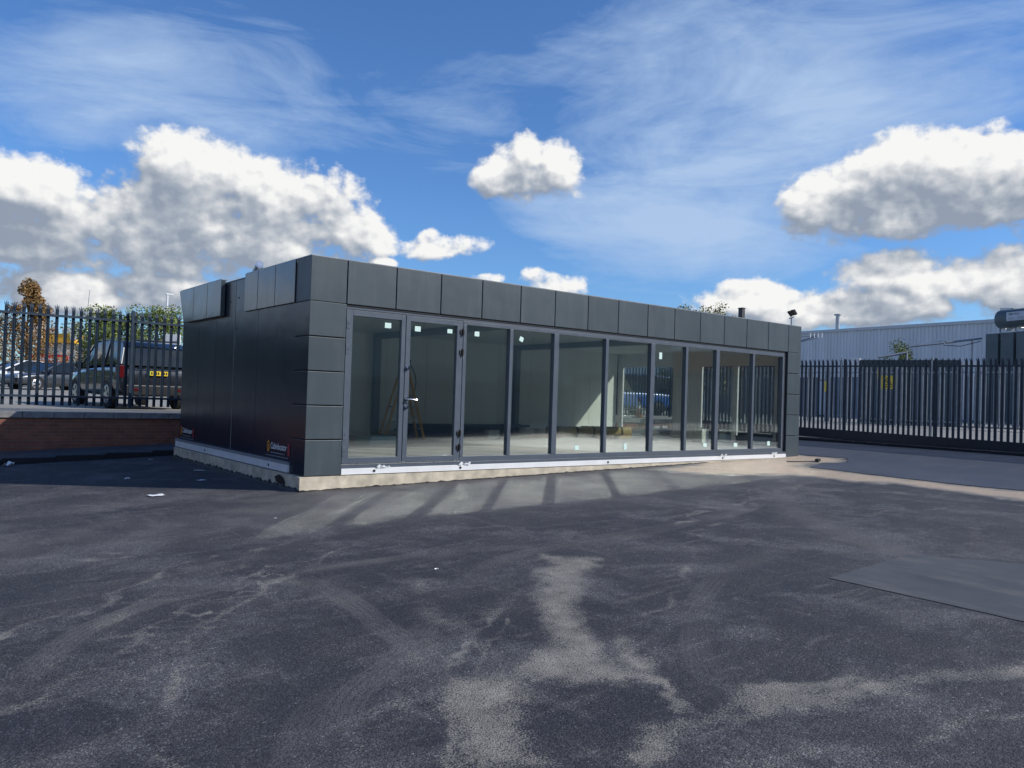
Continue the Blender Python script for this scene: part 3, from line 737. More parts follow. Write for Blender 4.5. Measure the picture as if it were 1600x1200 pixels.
for i, (x, y, a_) in enumerate(((10.65, 4.42, .2), (11.35, 4.28, -.3))):
    mb = MB(); mb.box(-.25, .25, -.05, .05, 0, .10); o = mb.build('timber_block', M_wood, bevel=.005); o.location = (x, y, FZ); o.rotation_euler.z = a_
    tag(o, ['pale timber block on the floor in front of the tan rolls, the left one', 'pale timber block on the floor in front of the tan rolls, the right one'][i], 'timber')
# navy flashings stacked by the back wall
t_ = thing('flashing_stack', (6.9, 5.75, FZ), 0, 'long stack of dark navy metal flashings along the back wall', 'flashings')
for k in range(5):
    mb = MB(); sft = [0,.08,-.05,.12,.3][k]
    mb.prism([(-.2,.001+k*.065),(.2,.001+k*.065),(.2,.058+k*.065),(.17,.058+k*.065),(.17,.012+k*.065),(-.17,.012+k*.065),(-.17,.058+k*.065),(-.2,.058+k*.065)], 'x', -1.9+sft, 1.8+sft)
    mb.build('flashing', M_navy, t_, bevel=.003)
# boxes
for (x, y, w, d, h, mat, lab, nm, cat) in (
    (8.75, 5.4, .28, .25, .24, M_box, 'cream carton on the floor at the right end of the navy flashings', 'carton', 'box'),
    (9.28, 5.5, .18, .2, .22, M_box, 'small cream carton near the post, right of the larger carton', 'carton', 'box'),
    (7.1, 4.75, .30, .26, .22, M_box, 'cream paint tub on the floor in front of the navy flashings', 'carton', 'box')):
    t_ = thing(nm, (x, y, FZ), R.uniform(-.3,.3), lab, cat)
    mb = MB(); mb.box(-w/2, w/2, -d/2, d/2, 0, h); mb.build('carton_body', mat, t_, bevel=.006)
    mb = MB(); mb.box(-w/2-.002, w/2+.002, -.025, .025, h+.001, h+.003); mb.build('tape', M_rope, t_)
t_ = thing('board_stack', (3.2, 3.5, FZ), radians(8), 'low stack of pale blue insulation boards behind the left door', 'boards')
for k in range(3):
    mb = MB(); mb.box(-.45+k*.03, .40-k*.05, -.25, .25, k*.055, k*.055+.05); mb.build('board', M_teal, t_, bevel=.003)
mb = MB(); pts = []
for k in range(60):
    a_ = k*.55; r_ = .34+.05*sin(k*.9); pts.append((8.75+r_*1.8*cos(a_)+.006*k, 4.75+r_*.5*sin(a_), FZ+.015+.0016*k))
mb.tube(pts, .014, 6); o = mb.build('coiled_hose', M_hose, smooth=True); tag(o, 'flat coil of dull red hose on the floor left of the tan rolls', 'hose')
mb = MB()
R = random.Random(5)
for k in range(14):
    x = R.uniform(11.5, 12.9); y = R.uniform(1.2, 3.4)
for i, (x, y, h, lab) in enumerate(((12.6, 2.55, .42, 'taller clear plastic water bottle crate by the side window'), (12.75, 1.25, .30, 'low grey tool case on the floor behind the last window'))):
    t_ = thing(['plastic_crate', 'tool_case'][i], (x, y, FZ), .2, lab, ['crate', 'case'][i])
    mb = MB(); mb.box(-.2,.2,-.15,.15,0,h*.8); mb.build('body', [M_box, M_steelg][i], t_, bevel=.01)
    mb = MB(); mb.box(-.21,.21,-.16,.16,h*.8+.002,h*.86); mb.build('lid', [M_white, M_black][i], t_, bevel=.006)
    mb = MB(); mb.bar((-.08,0,h*.93),(.08,0,h*.93),.02,.02); mb.bar((-.08,0,h*.86),(-.08,0,h*.93),.02,.02,(0,1,0)); mb.bar((.08,0,h*.86),(.08,0,h*.93),.02,.02,(0,1,0)); mb.build('handle', M_black, t_)

# ------------------------------------------------------------------ palisade fences
def pale_mesh(h, w=.066, d=.012, head=True):
    """W-section pale with a splayed three-point head, front towards -y"""
    mb = MB(); prof = [(-w/2, 0), (-w/2+.010, -d*1.3), (-w*.12, -d*.3), (0, -d*1.2), (w*.12, -d*.3), (w/2-.010, -d*1.3), (w/2, 0)]
    n = len(prof); hb = h-.16
    th = .0035
    def loft(levels):
        V = []
        for z, sxx, oy in levels:
            V += [(x*sxx, y+oy, z) for x, y in prof] + [(x*sxx, y+oy+th, z) for x, y in prof[::-1]]
        m_ = 2*n; F = []
        for i in range(len(levels)-1):
            for k in range(m_): F.append((i*m_+k, i*m_+(k+1)%m_, (i+1)*m_+(k+1)%m_, (i+1)*m_+k))
        F.append(tuple(range(m_))[::-1]); F.append(tuple(range((len(levels)-1)*m_, len(levels)*m_)))
        mb.add(V, F)
    loft([(0,1,0), (hb,1,0), (hb+.05, .95, 0)])
    # centre point and two outward points
    mb.add([(-.012,-.012,hb+.02),(.012,-.012,hb+.02),(.012,0,hb+.02),(-.012,0,hb+.02),(-.010,-.016,hb+.10),(.010,-.016,hb+.10),(.010,-.006,hb+.10),(-.010,-.006,hb+.10),(0,-.030,h)],
           [(0,1,5,4),(1,2,6,5),(2,3,7,6),(3,0,4,7),(4,5,8),(5,6,8),(6,7,8),(7,4,8)])
    for s in (-1, 1):
        a, b = s*.014, s*.033
        mb.add([(a,-.012,hb+.03),(b,-.012,hb+.03),(b,0,hb+.03),(a,0,hb+.03),(a+s*.004,-.030,hb+.085),(b+s*.006,-.030,hb+.085),(b+s*.006,-.020,hb+.085),(a+s*.004,-.020,hb+.085),(s*.040,-.062,h-.03)],
           [(0,1,5,4),(1,2,6,5),(2,3,7,6),(3,0,4,7),(4,5,8),(5,6,8),(6,7,8),(7,4,8)])
    return mb
def palisade(name, A, Bp, zb_, h, label, mat, spacing=.155, bay=2.75, phase=0, postw=.10, railz=(.18, None), group='palisade fences', flip=False, beam=None, postmat=None, toprail=.27, pale_off=.05, palew=.068):
    """A -> Bp ground points (x, y); pales face the right-hand side of A->B"""
    A = Vector((A[0], A[1], 0)); Bp = Vector((Bp[0], Bp[1], 0)); Ln = (Bp-A).length; ang = atan2(Bp.y-A.y, Bp.x-A.x)
    T = thing(name, (A.x, A.y, 0), ang, label, 'fence', None)
    pm = pale_mesh(h, w=palew)
    x = phase
    posts = [phase + k*bay for k in range(-1, int(Ln/bay)+3)]
    posts = [q for q in posts if 0 <= q <= Ln]
    edges = [0]+[q for q in posts if .3 < q < Ln-.3]+[Ln]
    zf_ = zb_ if callable(zb_) else (lambda s: zb_)
    for i in range(len(edges)-1):
        a, b = edges[i], edges[i+1]
        mb = MB(); k = max(1, int(round((b-a-.06)/spacing))); st = (b-a)/k
        for j in range(k):
            s = a+st*(j+.5); z = zf_(s)
            jx = random.uniform(-.006,.006); lean = random.uniform(-.006,.006)
            mb.add([(v[0]+s+jx+lean*v[2], (v[1]-pale_off) if not flip else (.006-v[1]), v[2]+z) for v in pm.v], pm.f)
        mb.build('pale_panel', mat, T)
        for off in (toprail,):
            z0, z1 = zf_(a)+h-off, zf_(b)+h-off
            mb = MB(); mb.bar((a+.0,-.02,z0),(b-.0,-.02,z1), .045, .05); mb.build('rail', mat, T)
        if beam is None:
            z0, z1 = zf_(a)+railz[0], zf_(b)+railz[0]
            mb = MB(); mb.bar((a,-.02,z0),(b,-.02,z1), .045, .05); mb.build('rail', mat, T)
    for q in edges:
        if q in (0, Ln) and not (q in posts): pass
        z = zf_(q)
        mb = MB(); mb.box(q-.03, q+.03, 0 if not flip else -.135, .09 if not flip else -.046, z-.05 if beam is None else z-.25, z+h-.02); mb.build('post', postmat or mat, T, bevel=.004)
    return T
# wall and fence along the back of the yard
WY = 8.85
X0, X1 = -26.0, 19.6
W = thing('brick_wall', (0,0,0), 0, 'low red brick retaining wall with a grey coping along the back of the yard', 'wall')
mb = MB(); mb.box(X0, X1, WY, WY+.22, -.4, .72); mb.build('brickwork', M_brick, W)
mb = MB(); R = random.Random(8)
x = X0
while x < X1:
    w = .60; mb.box(x, min(x+w, X1)-.008, WY-.045, WY+.27, .722, .855+R.uniform(-.002,.002)); x += w
mb.build('coping', M_cope, W, bevel=.01)
palisade('palisade_fence', (X0, WY+.10), (X1, WY+.10), 1.0, 2.27, 'dark blue palisade fence with splayed pales standing on the low brick wall', M_fence, phase=(-.47-X0) % 2.75, railz=(.20, None), toprail=.27, flip=True)

# gate side (x nearly constant, sloping ground)
def gz_(s): return .50 - .012*s
GA = (19.49, 8.2); gdir = Vector((18.67-19.15, -3.25-3.51)).normalized()
GB = (19.49+gdir.x*21.5, 8.2+gdir.y*21.5)
s0 = 4.70
T = palisade('sliding_gate', GA, GB, lambda s: .86-.013*s, 2.32, 'long dark blue palisade sliding gate with a solid bottom beam across the yard entrance', M_fence, spacing=.158, bay=2.88, phase=(s0+1.55) % 2.88, beam=True, toprail=.25, palew=.082)
T['category'] = 'gate'
mb = MB(); mb.bar((0,-.03,.86-.12),(21.5,-.03,.86-.013*21.5-.12), .10, .30); mb.build('bottom_beam', M_gate, T, bevel=.006)
mb = MB(); mb.bar((0,-.03,.50),(21.5,-.03,.50-.013*21.5), .06, .05); mb.build('track', M_galv, T)
for k in range(9):
    s_ = 1.2+k*2.4; z = .86-.013*s_-.30
    mb = MB(); mb.tube([(s_,-.05,z-.02),(s_,-.01,z-.02)], .05, 14); mb.build('wheel', M_black, T)
# paler edge strips of the gate leaf end posts
for s_ in (s0+1.50, s0+4.38):
    mb = MB(); mb.box(s_-.03, s_+.01, -.075, -.045, .86-.013*s_-.55, .86-.013*s_+2.34); mb.build('end_stile', M_galv, T)
# gate kerb
mb = MB(); ux, uy = gdir; nx_, ny_ = uy, -ux   # towards the yard (-x)
def gp(s, o_): return (GA[0]+ux*s+nx_*o_, GA[1]+uy*s+ny_*o_)
for k in range(43):
    a_ = k*.5; b_ = a_+.49
    for (o0, o1, zt) in ((-.25, .62, .05),):
        p = [gp(a_, o0), gp(b_, o0), gp(b_, o1), gp(a_, o1)]
        zt_ = [hz(q[0], q[1]) for q in p]; z_t = .515-.002*a_
        V = [(q[0], q[1], .2) for q in p]+[(q[0], q[1], z_t) for q in p]
        mb.add(V, [(0,3,2,1),(4,5,6,7),(0,1,5,4),(1,2,6,5),(2,3,7,6),(3,0,4,7)])
o = mb.build('kerb', M_kerbd, bevel=.01); tag(o, 'dark kerb plinth carrying the sliding gate track', 'kerb', kind='structure')
GC = GB
# front boundary behind the camera (seen mirrored in the glass)
palisade('palisade_fence', GC, (-30, GC[1]-1.0), -.05, 2.5, 'dark blue palisade fence on the near side of the yard, mirrored in the windows', M_fence, phase=1.0)
# left boundary
palisade('palisade_fence', (-26, -14.5), (-26, 8.8), -.25, 2.4, 'dark palisade fence along the far left side of the yard', M_fence, phase=1.0)

# galvanised substation fence
FA = (27.1, 16.0); d_ = Vector((28.35-27.69, .16-7.2)).normalized(); FB = (FA[0]+d_.x*34, FA[1]+d_.y*34)
T = palisade('palisade_fence', FA, FB, .90, 2.45, 'pale galvanised palisade fence around the substation with yellow signs', M_galv, spacing=.155, phase=.4)
def gsign(s_, z, w, h, big):
    S = thing('warning_sign', (FA[0]+d_.x*s_-.10, FA[1]+d_.y*s_, z), atan2(d_.y, d_.x), ['narrow yellow warning sign fixed to the galvanised fence, nearest the showroom', 'narrow yellow notice just left of the square warning sign', 'square yellow electrical danger sign with a black triangle'][big], 'sign')
    mb = MB(); mb.box(-w/2, w/2, -.012, 0, -h/2, h/2); mb.build('plate', M_yellow, S)
    if big == 2:
        mb = MB(); q = .2
        o_ = [(0, .21), (.20, -.12), (-.20, -.12)]; i_ = [(0, .14), (.145, -.088), (-.145, -.088)]
        V = [(a, -.014, b) for a, b in o_]+[(a, -.014, b) for a, b in i_]
        mb.add(V, [(k,(k+1)%3,3+(k+1)%3,3+k) for k in range(3)])
        mb.add([(a,-.014,b) for a, b in [(.02,.12),(-.055,-.005),(-.01,-.005),(-.035,-.085),(.06,.02),(.012,.02),(.05,.12)]], [(0,1,2,3,4,5,6)])
        mb.add([(-.19,-.014,-.165),(.19,-.014,-.165),(.19,-.014,-.185),(-.19,-.014,-.185)], [(0,1,2,3)])
        mb.add([(-.17,-.014,-.205),(.17,-.014,-.205),(.17,-.014,-.222),(-.17,-.014,-.222)], [(0,1,2,3)])
        mb.build('warning_symbol', M_black, S)
def s_on(px_y): return (FA[1]-px_y)/-d_.y
gsign(s_on(4.95), 2.66, .50, .56, 2); gsign(s_on(5.30), 3.0, .12, .40, 1); gsign(s_on(7.6), 2.45, .10, .45, 0)

# ------------------------------------------------------------------ substation plant
T = thing('transformer', (35.4, 2.3, .86), atan2(-1.93, -.77), 'large grey-green power transformer with radiators and a horizontal oil tank on top', 'transformer')
for k in range(5):
    x0 = -1.66+k*.80; mb = MB()
    mb.box(x0, x0+.66, -.5, .5, .25, 4.36)
    mb.build('radiator', M_trans, T, bevel=.02)
    mb = MB(); mb.box(x0+.06, x0+.60, -.35, .35, 4.365, 4.42); mb.build('radiator_cap', M_white, T)
    mb = MB(); mb.tube([(x0+.33,0,4.42),(x0+.33,0,4.62),(x0+.33,.55,4.62)], .05, 8); mb.build('oil_pipe', M_steelg, T, smooth=True)
mb = MB(); mb.box(-1.3, 2.6, .56, 2.6, .2, 4.2); mb.build('main_tank', M_trans, T, bevel=.02)
mb = MB(); mb.tube([(-1.42,.1,5.05),(-1.36,.1,5.05),(2.8,.1,5.05)], [.36,.44,.44], 28); mb.build('oil_tank', M_trans, T, smooth=True)
for x0 in (-.95, .6, 2.0):
    mb = MB(); mb.box(x0, x0+.12, -.05, .35, 4.425, 4.66); mb.build('tank_bracket', M_steelg, T)
mb = MB(); mb.add([(-1.46,.1,5.0),(-1.46,.1,5.62),(-.85,.1,5.56),(-.85,.4,5.52),(-1.46,.4,5.56)], [(0,1,2),(1,4,3,2)]); mb.build('end_bracket', M_white, T)
mb = MB(); mb.box(-.70, 1.7, -.365, -.345, 4.90, 5.30); mb.build('name_plate', simple('pale_blue_plate', (.5,.56,.66), .5), T)
text_obj('lettering', 'BRUSH', .13, M_navy, T, Matrix(((1,0,0,-.58),(0,0,-1,-.368),(0,1,0,5.16),(0,0,0,1))), .001, 1.3)
mb = MB()
for k in range(3): mb.box(-.6, 1.6, -.369, -.366, 4.95+k*.05, 4.962+k*.05)
mb.build('plate_lines', M_steelg, T)
# switch cabinet row
T = thing('switchgear_cabinet', (32.6, 6.2, .86), atan2(4.49-8.05, 33.26-31.99), 'row of dark grey switchgear cabinets behind the galvanised fence', 'cabinet')
for k in range(4):
    mb = MB(); mb.box(-2.0+k*1.02, -1.0+k*1.02, -.5, .6, 0, 2.82); mb.build('cabinet_body', simple('dark_cabinet_paint', (.05,.07,.08), .5), T, bevel=.01)
    mb = MB(); mb.box(-1.92+k*1.02, -1.08+k*1.02, -.53, -.505, .15, 2.6); mb.build('cabinet_door', M_trans, T, bevel=.006)
mb = MB(); mb.box(-2.05, 2.1, -.58, .68, 2.825, 2.98); mb.build('cabinet_roof', simple('dark_cabinet_roof', (.035,.05,.06), .6), T, bevel=.01)
mb = MB(); mb.box(-2.45,-2.1,-.3,.2,2.6,3.08); mb.build('side_box', M_white, T, bevel=.01)
mb = MB(); mb.box(2.15,2.75,-.3,.3,2.75,2.95); mb.build('side_box', M_white, T, bevel=.01)
for (a_, b_) in ((2.2, 2.32), (2.55, 2.67)):
    mb = MB(); mb.box(a_, b_, -.35, -.2, .3, 2.4); mb.build('bright_duct', M_white, T)
# overhead ducting
T = thing('cable_duct', (0,0,0), 0, 'thin grey overhead pipe stepping up across the warehouse wall to the transformer', 'pipe')
mb = MB(); mb.tube([(31.54,7.14,3.95),(32.59,6.3,4.22)], .06, 10); mb.tube([(32.59,6.3,4.22),(32.63,6.27,4.44),(32.75,6.17,4.52),(33.94,5.21,4.73),(35.3,4.1,5.0)], .05, 10); mb.build('pipe', M_steelg, T, smooth=True)
mb = MB(); mb.tube([(33.9,5.22,4.62),(34.5,4.7,4.60),(35.2,4.1,4.86)], .018, 6); mb.build('cable', M_black, T)
mb = MB(); R = random.Random(2)
for k in range(7): 
    a_ = Vector((33.9+R.uniform(-.2,.2), 5.25+R.uniform(-.25,.25), 4.74+R.uniform(-.05,.16))); mb.bar(a_, a_+Vector((R.uniform(-.2,.2),R.uniform(-.2,.2),R.uniform(-.02,.1))), .04, .04)
mb.build('clamp', M_galv, T)
mb = MB(); mb.bar((32.6,6.3,.9),(32.6,6.3,4.2),.07,.07); mb.bar((35.0,4.4,.9),(35.0,4.4,4.9),.05,.05); mb.build('support', M_galv, T)
# second arm close to showroom edge
T = thing('gantry_arm', (0,0,0), 0, 'thin steel gantry arm and wires just right of the showroom roof edge', 'gantry')
mb = MB(); mb.tube([(30.2,12.5,.86),(30.2,12.5,5.0)], .07, 8); mb.build('mast', M_steelg, T)
mb = MB(); mb.tube([(30.2,12.3,4.3),(31.2,10.2,5.02)], .035, 8); mb.build('arm', M_steelg, T)
mb = MB(); mb.tube([(30.2,12.4,4.95),(31.3,10.1,5.06)], .010, 6); mb.tube([(30.2,12.4,4.4),(31.3,10.1,4.95)], .010, 6); mb.build('wire', M_black, T)
mb = MB()
for k in range(4): mb.bar((31.05+k*.08,10.35-k*.16,4.98),(31.05+k*.08,10.35-k*.16,5.2),.03,.03)
mb.build('insulator', M_white, T)

# warehouse
def ribbed(A, Bp, z0, z1a, z1b, pitch=.32, depth=.05, out=(0,0)):
    mb = MB(); A = Vector(A); Bp = Vector(Bp); Ln = (Bp-A).length; u = (Bp-A)/Ln; nrm = Vector((u.y, -u.x))
    n = int(Ln/pitch); prev = []
    V = []; prof = [(0, 0), (.45, 0), (.55, 1), (.9, 1), (1.0, 0)]
    for i in range(n):
        for (f_, d_) in prof[:-1]:
            s_ = (i+f_)*Ln/n; q = A+u*s_+nrm*d_*depth; zt = z1a+(z1b-z1a)*s_/Ln
            V += [(q.x, q.y, z0), (q.x, q.y, zt)]
    q = Bp; V += [(q.x, q.y, z0), (q.x, q.y, z1b)]
    k = len(V)//2; mb.add(V, [(2*i, 2*i+2, 2*i+3, 2*i+1) for i in range(k-1)])
    return mb
wd = Vector((64.64-66.46, 14.71-32.42)).normalized(); WA = Vector((66.46, 32.42))-wd*45; WB = Vector((64.64, 14.71))+wd*22
T = thing('warehouse', (0,0,0), 0, 'long pale blue-grey corrugated steel warehouse behind the substation', 'building')
n_ = Vector((-wd.y, wd.x));  n_ = n_ if n_.x > 0 else -n_
ribbed(tuple(WA), tuple(WB), .4, 8.8, 8.8, .34, .06).build('cladding', M_shed, T)
mb = MB(); a3 = Vector((WA.x, WA.y, 8.93)); b3 = Vector((WB.x, WB.y, 8.93)); mb.bar(a3, b3, .35, .26); mb.build('gutter', M_shedtrim, T)
mb = MB(); P = [WA+n_*.2, WB+n_*.2, WB+n_*30, WA+n_*30]; mb.add([(P[0].x,P[0].y,8.9),(P[1].x,P[1].y,8.9),(P[2].x,P[2].y,10.6),(P[3].x,P[3].y,10.6)], [(0,1,2,3)]); mb.build('roof', M_shedtrim, T)
mb = MB(); mb.add([(P[1].x,P[1].y,.4),(P[2].x,P[2].y,.4),(P[2].x,P[2].y,10.6),(P[1].x,P[1].y,8.9)], [(0,1,2,3)]); mb.build('gable', M_shed, T)
mb = MB(); mb.tube([(70.3,30.8,9.0),(70.3,30.8,10.9)], .20, 12); mb.tube([(70.3,30.8,10.9),(70.3,30.8,11.05)], [.36,.36], 12); mb.build('flue', M_galv, T, smooth=True)

# storage containers below the warehouse wall, seen between the pales
for k, (lab, c) in enumerate((('dark grey storage container between the fence pales nearest the showroom', (.10,.13,.17)), ('blue-grey storage container second from the showroom', (.14,.19,.25)), ('slate storage container behind the switchgear cabinets', (.09,.11,.14)), ('dark green-grey storage container behind the transformer', (.08,.11,.12)))):
    o_ = 46+k*0; base = Vector((50.5, 31.0))+wd*(k*11.2)
    T = thing('storage_container', (base.x, base.y, .86), atan2(wd.y, wd.x), lab, 'container', None)
    mat = simple('container_paint', c, .55, var=.2, vscale=.8)
    mb = MB(); V = []; n_r = 56
    for i in range(n_r+1):
        xx = 10.6*i/n_r; dd_ = -.04 if (i//2) % 2 else 0
        V += [(xx, dd_, .12), (xx, dd_, 2.72)]
    mb.add(V, [(2*i, 2*i+2, 2*i+3, 2*i+1) for i in range(n_r)]); mb.build('side_wall', mat, T)
    mb = MB(); mb.box(-.05, 10.65, -.06, 2.4, 2.73, 2.90); mb.build('top_frame', mat, T)
    mb = MB(); mb.box(-.05, 10.65, -.06, 2.4, 0, .11); mb.build('bottom_frame', mat, T)
    mb = MB(); mb.box(-.04, -.001, 0, 2.35, .12, 2.72); mb.build('door', mat, T)
# floodlight mast, dark chimney
T = thing('floodlight_mast', (30.97, 11.37, .86), .3, 'slim mast with two floodlights rising behind the showroom roof', 'floodlight')
mb = MB(); mb.tube([(0,0,0),(0,0,5.15)], [.08,.04], 10); mb.build('mast', M_galv, T)
mb = MB(); mb.bar((-.34,-.2,5.17),(.34,.2,5.17), .05, .05); mb.build('crossbar', M_galv, T)
for s in (-1, 1):
    mb = MB(); mb.box(-.17,.17,-.06,.06,-.14,.14); mb.xf(Matrix.Translation((s*.27, s*.16, 5.40)) @ Matrix.Rotation(.5-s*.35, 4, 'Z') @ Matrix.Rotation(-.6, 4, 'X')); mb.build('lamp_head', M_black, T, bevel=.01)
    mb = MB(); mb.box(-.15,.15,-.068,-.062,-.12,.12); mb.xf(Matrix.Translation((s*.27, s*.16, 5.40)) @ Matrix.Rotation(.5-s*.35, 4, 'Z') @ Matrix.Rotation(-.6, 4, 'X')); mb.build('lamp_glass', M_headl, T)
T = thing('chimney', (27.28, 11.75, .84), 0, 'square dark chimney stack poking above the showroom roof', 'chimney')
mb = MB(); mb.box(-.115,.115,-.115,.115,0,5.3); mb.build('shaft', simple('dark_chimney', (.05,.05,.06), .6), T, bevel=.01)
mb = MB(); mb.box(-.13,.13,-.13,.13,5.31,5.36); mb.build('cap', M_black, T)

# traffic cone on the raised ground behind the wall, seen through the glass
T = thing('traffic_cone', (18.0, 9.75, .88), 0, 'orange and white traffic cone on the raised car park, seen through the side window', 'cone')
mb = MB(); mb.box(-.2,.2,-.2,.2,0,.035); mb.build('base', M_black, T, bevel=.02)
mb = MB(); mb.tube([(0,0,.036),(0,0,.36)], [.155,.105], 24); mb.build('cone_body', M_orange, T, smooth=True)
mb = MB(); mb.tube([(0,0,.361),(0,0,.62)], [.105,.062], 24); mb.build('reflective_sleeve', M_wvinyl, T, smooth=True)
mb = MB(); mb.tube([(0,0,.621),(0,0,.78)], [.062,.035], 24); mb.build('cone_tip', M_orange, T, smooth=True)
for i, x in enumerate((17.95, 18.4)):
    T = thing('junction_box', (x, WY-.06, .45), 0, ['pale grey electrical junction box on the brick wall, left of the pair', 'white socket box with a dark switch on the brick wall, right of the pair'][i], 'junction box')
    mb = MB(); mb.box(-.13,.13,-.05,.05,-.16,.16); mb.build('box_body', M_white, T, bevel=.012)
    mb = MB(); mb.box(-.05,.05,-.058,-.051,-.04,.06); mb.build('box_label', [M_steelg, M_red][i], T)

# ------------------------------------------------------------------ vehicles
def vehicle(name, loc, rz, Lg, Wd, Ht, style, paint, label, cat='car', group=None, rim=.30, plate='rear'):
    """origin on the ground under the centre, front towards +y"""
    T = thing(name, loc, rz, label, cat, group)
    wr = rim*1.12 if style != 'suv' else .385
    gc = .22 if style != 'suv' else .30
    h = Ht
    # side profile stations along y: (y, z_bottom, z_belt, half width, z_roof(or None), roof half width)
    if style == 'suv':
        body = [(-.5,.46,.70,.90),(-.494,.38,1.12,.95),(-.47,.34,1.20,.97),(-.36,.32,1.23,1.0),(-.1,.30,1.22,1.0),(.15,.30,1.18,1.0),(.30,.32,1.10,.99),(.42,.34,1.05,.96),(.48,.36,.98,.90),(.5,.46,.80,.80)]
        cab = [(-.487,1.18,.93,1.2),(-.462,1.66,.83,1.2),(-.42,1.80,.80,1.2),(-.2,1.87,.78,1.2),(.0,1.86,.78,1.2),(.10,1.80,.78,1.18),(.155,1.62,.82,1.16),(.25,1.18,.88,1.14)]
    elif style == 'van':
        body = [(-.5,.40,1.0,.95),(-.48,.34,1.15,.98),(-.2,.30,1.2,1.0),(.2,.30,1.2,1.0),(.35,.32,1.15,.98),(.46,.34,1.0,.93),(.5,.42,.8,.84)]
        cab = [(-.495,1.10,.95,1.1),(-.47,1.90,.86,1.15),(-.2,1.98,.86,1.15),(.15,1.96,.86,1.15),(.25,1.80,.84,1.15),(.38,1.18,.86,1.15)]
        k_ = Ht/1.98
    else:
        body = [(-.5,.38,.68,.82),(-.485,.28,.88,.92),(-.40,.24,.94,.97),(-.2,.22,.95,1.0),(.1,.22,.94,1.0),(.30,.23,.90,.98),(.42,.25,.82,.94),(.485,.28,.70,.86),(.5,.36,.58,.76)]
        cab = [(-.455,.92,.82,.93),(-.36,1.30,.66,.94),(-.22,1.44,.64,.95),(-.02,1.47,.64,.95),(.06,1.40,.64,.94),(.22,.96,.80,.93)]
    hs = Ht/{'suv':1.87,'van':1.98}.get(style, 1.47)
    hw = Wd/2
    def ring(y, zb, zt, w):
        n = []
        pr = [(-.93,0),(-1.0,.22),(-1.0,.62),(-.97,.85),(-.88,1.0),(.88,1.0),(.97,.85),(1.0,.62),(1.0,.22),(.93,0)]
        return [(p_*w*hw, y*Lg, (zb+(zt-zb)*q)*hs) for p_, q in pr]
    mb = MB(); V = []; n = 10
    for b_ in body: V += ring(*b_)
    F = [(i*n+k, i*n+(k+1)%n, (i+1)*n+(k+1)%n, (i+1)*n+k) for i in range(len(body)-1) for k in range(n)]
    F += [tuple(range(n))[::-1], tuple(range((len(body)-1)*n, len(body)*n))]
    mb.add(V, F)
    bo = mb.build('body', paint, T, smooth=True)
    s_ = bo.modifiers.new('sub', 'SUBSURF'); s_.levels = 1; s_.render_levels = 2
    bv = None
    # cabin (glass house) and roof skin
    mb = MB(); V = []
    for (y, zt, w, zb) in cab:
        V += [(-w*hw-.04*0-(.0), y*Lg, zt*hs), (w*hw, y*Lg, zt*hs)]
    # lower ring at belt
    low = []
    for (y, zt, w, zb) in cab:
        V += [(-.93*hw, y*Lg, (zb-.03)*hs), (.93*hw, y*Lg, (zb-.03)*hs)]
    m_ = len(cab); F = []
    for i in range(m_-1):
        a, b = 2*i, 2*i+2
        F += [(a, a+1, b+1, b)]                                  # top
        la, lb = 2*m_+2*i, 2*m_+2*i+2
        F += [(a, b, lb, la), (a+1, la+1, lb+1, b+1)]
    F += [(0, 2*m_, 2*m_+1, 1), (2*m_-2, 2*m_-1, 4*m_-1, 4*m_-2)]
    mb.add(V, F); mb.build('cabin_glass', M_carglass, T, bevel=.03)
    # roof skin
    mb = MB(); rr = [c_ for c_ in cab if c_[1] > cab[2][1]*.9]
    V = []
    for (y, zt, w, zb) in rr: V += [(-w*hw*1.01, y*Lg, zt*hs-.05), (-w*hw*.9, y*Lg, zt*hs+.02), (w*hw*.9, y*Lg, zt*hs+.02), (w*hw*1.01, y*Lg, zt*hs-.05)]
    mb.add(V, [(4*i+k, 4*i+k+1, 4*i+5+k, 4*i+4+k) for i in range(len(rr)-1) for k in range(3)]); mb.build('roof', paint, T, smooth=True)
    # pillars
    for s in (-1, 1):
        mb = MB()
        for idx in (0, len(cab)//2-0, len(cab)-1):
            if idx == 0: a_, b_ = cab[0], cab[1]; A_ = (s*.93*hw, a_[0]*Lg+.03, (a_[3]-.02)*hs); B_ = (s*(b_[2]*hw+.005), b_[0]*Lg+.05, b_[1]*hs-.02)
            elif idx == len(cab)-1: a_, b_ = cab[-1], cab[-3]; A_ = (s*.91*hw, a_[0]*Lg, (a_[1])*hs); B_ = (s*(b_[2]*hw+.003), b_[0]*Lg, b_[1]*hs-.01)
            else: c_ = cab[idx-1]; A_ = (s*.94*hw, c_[0]*Lg, (c_[3]-.02)*hs); B_ = (s*(c_[2]*hw+.004), c_[0]*Lg, c_[1]*hs-.02)
            mb.bar(A_, B_, .05, .08 if idx else .10, (0,1,0))
        mb.build('pillar', paint, T, bevel=.012)
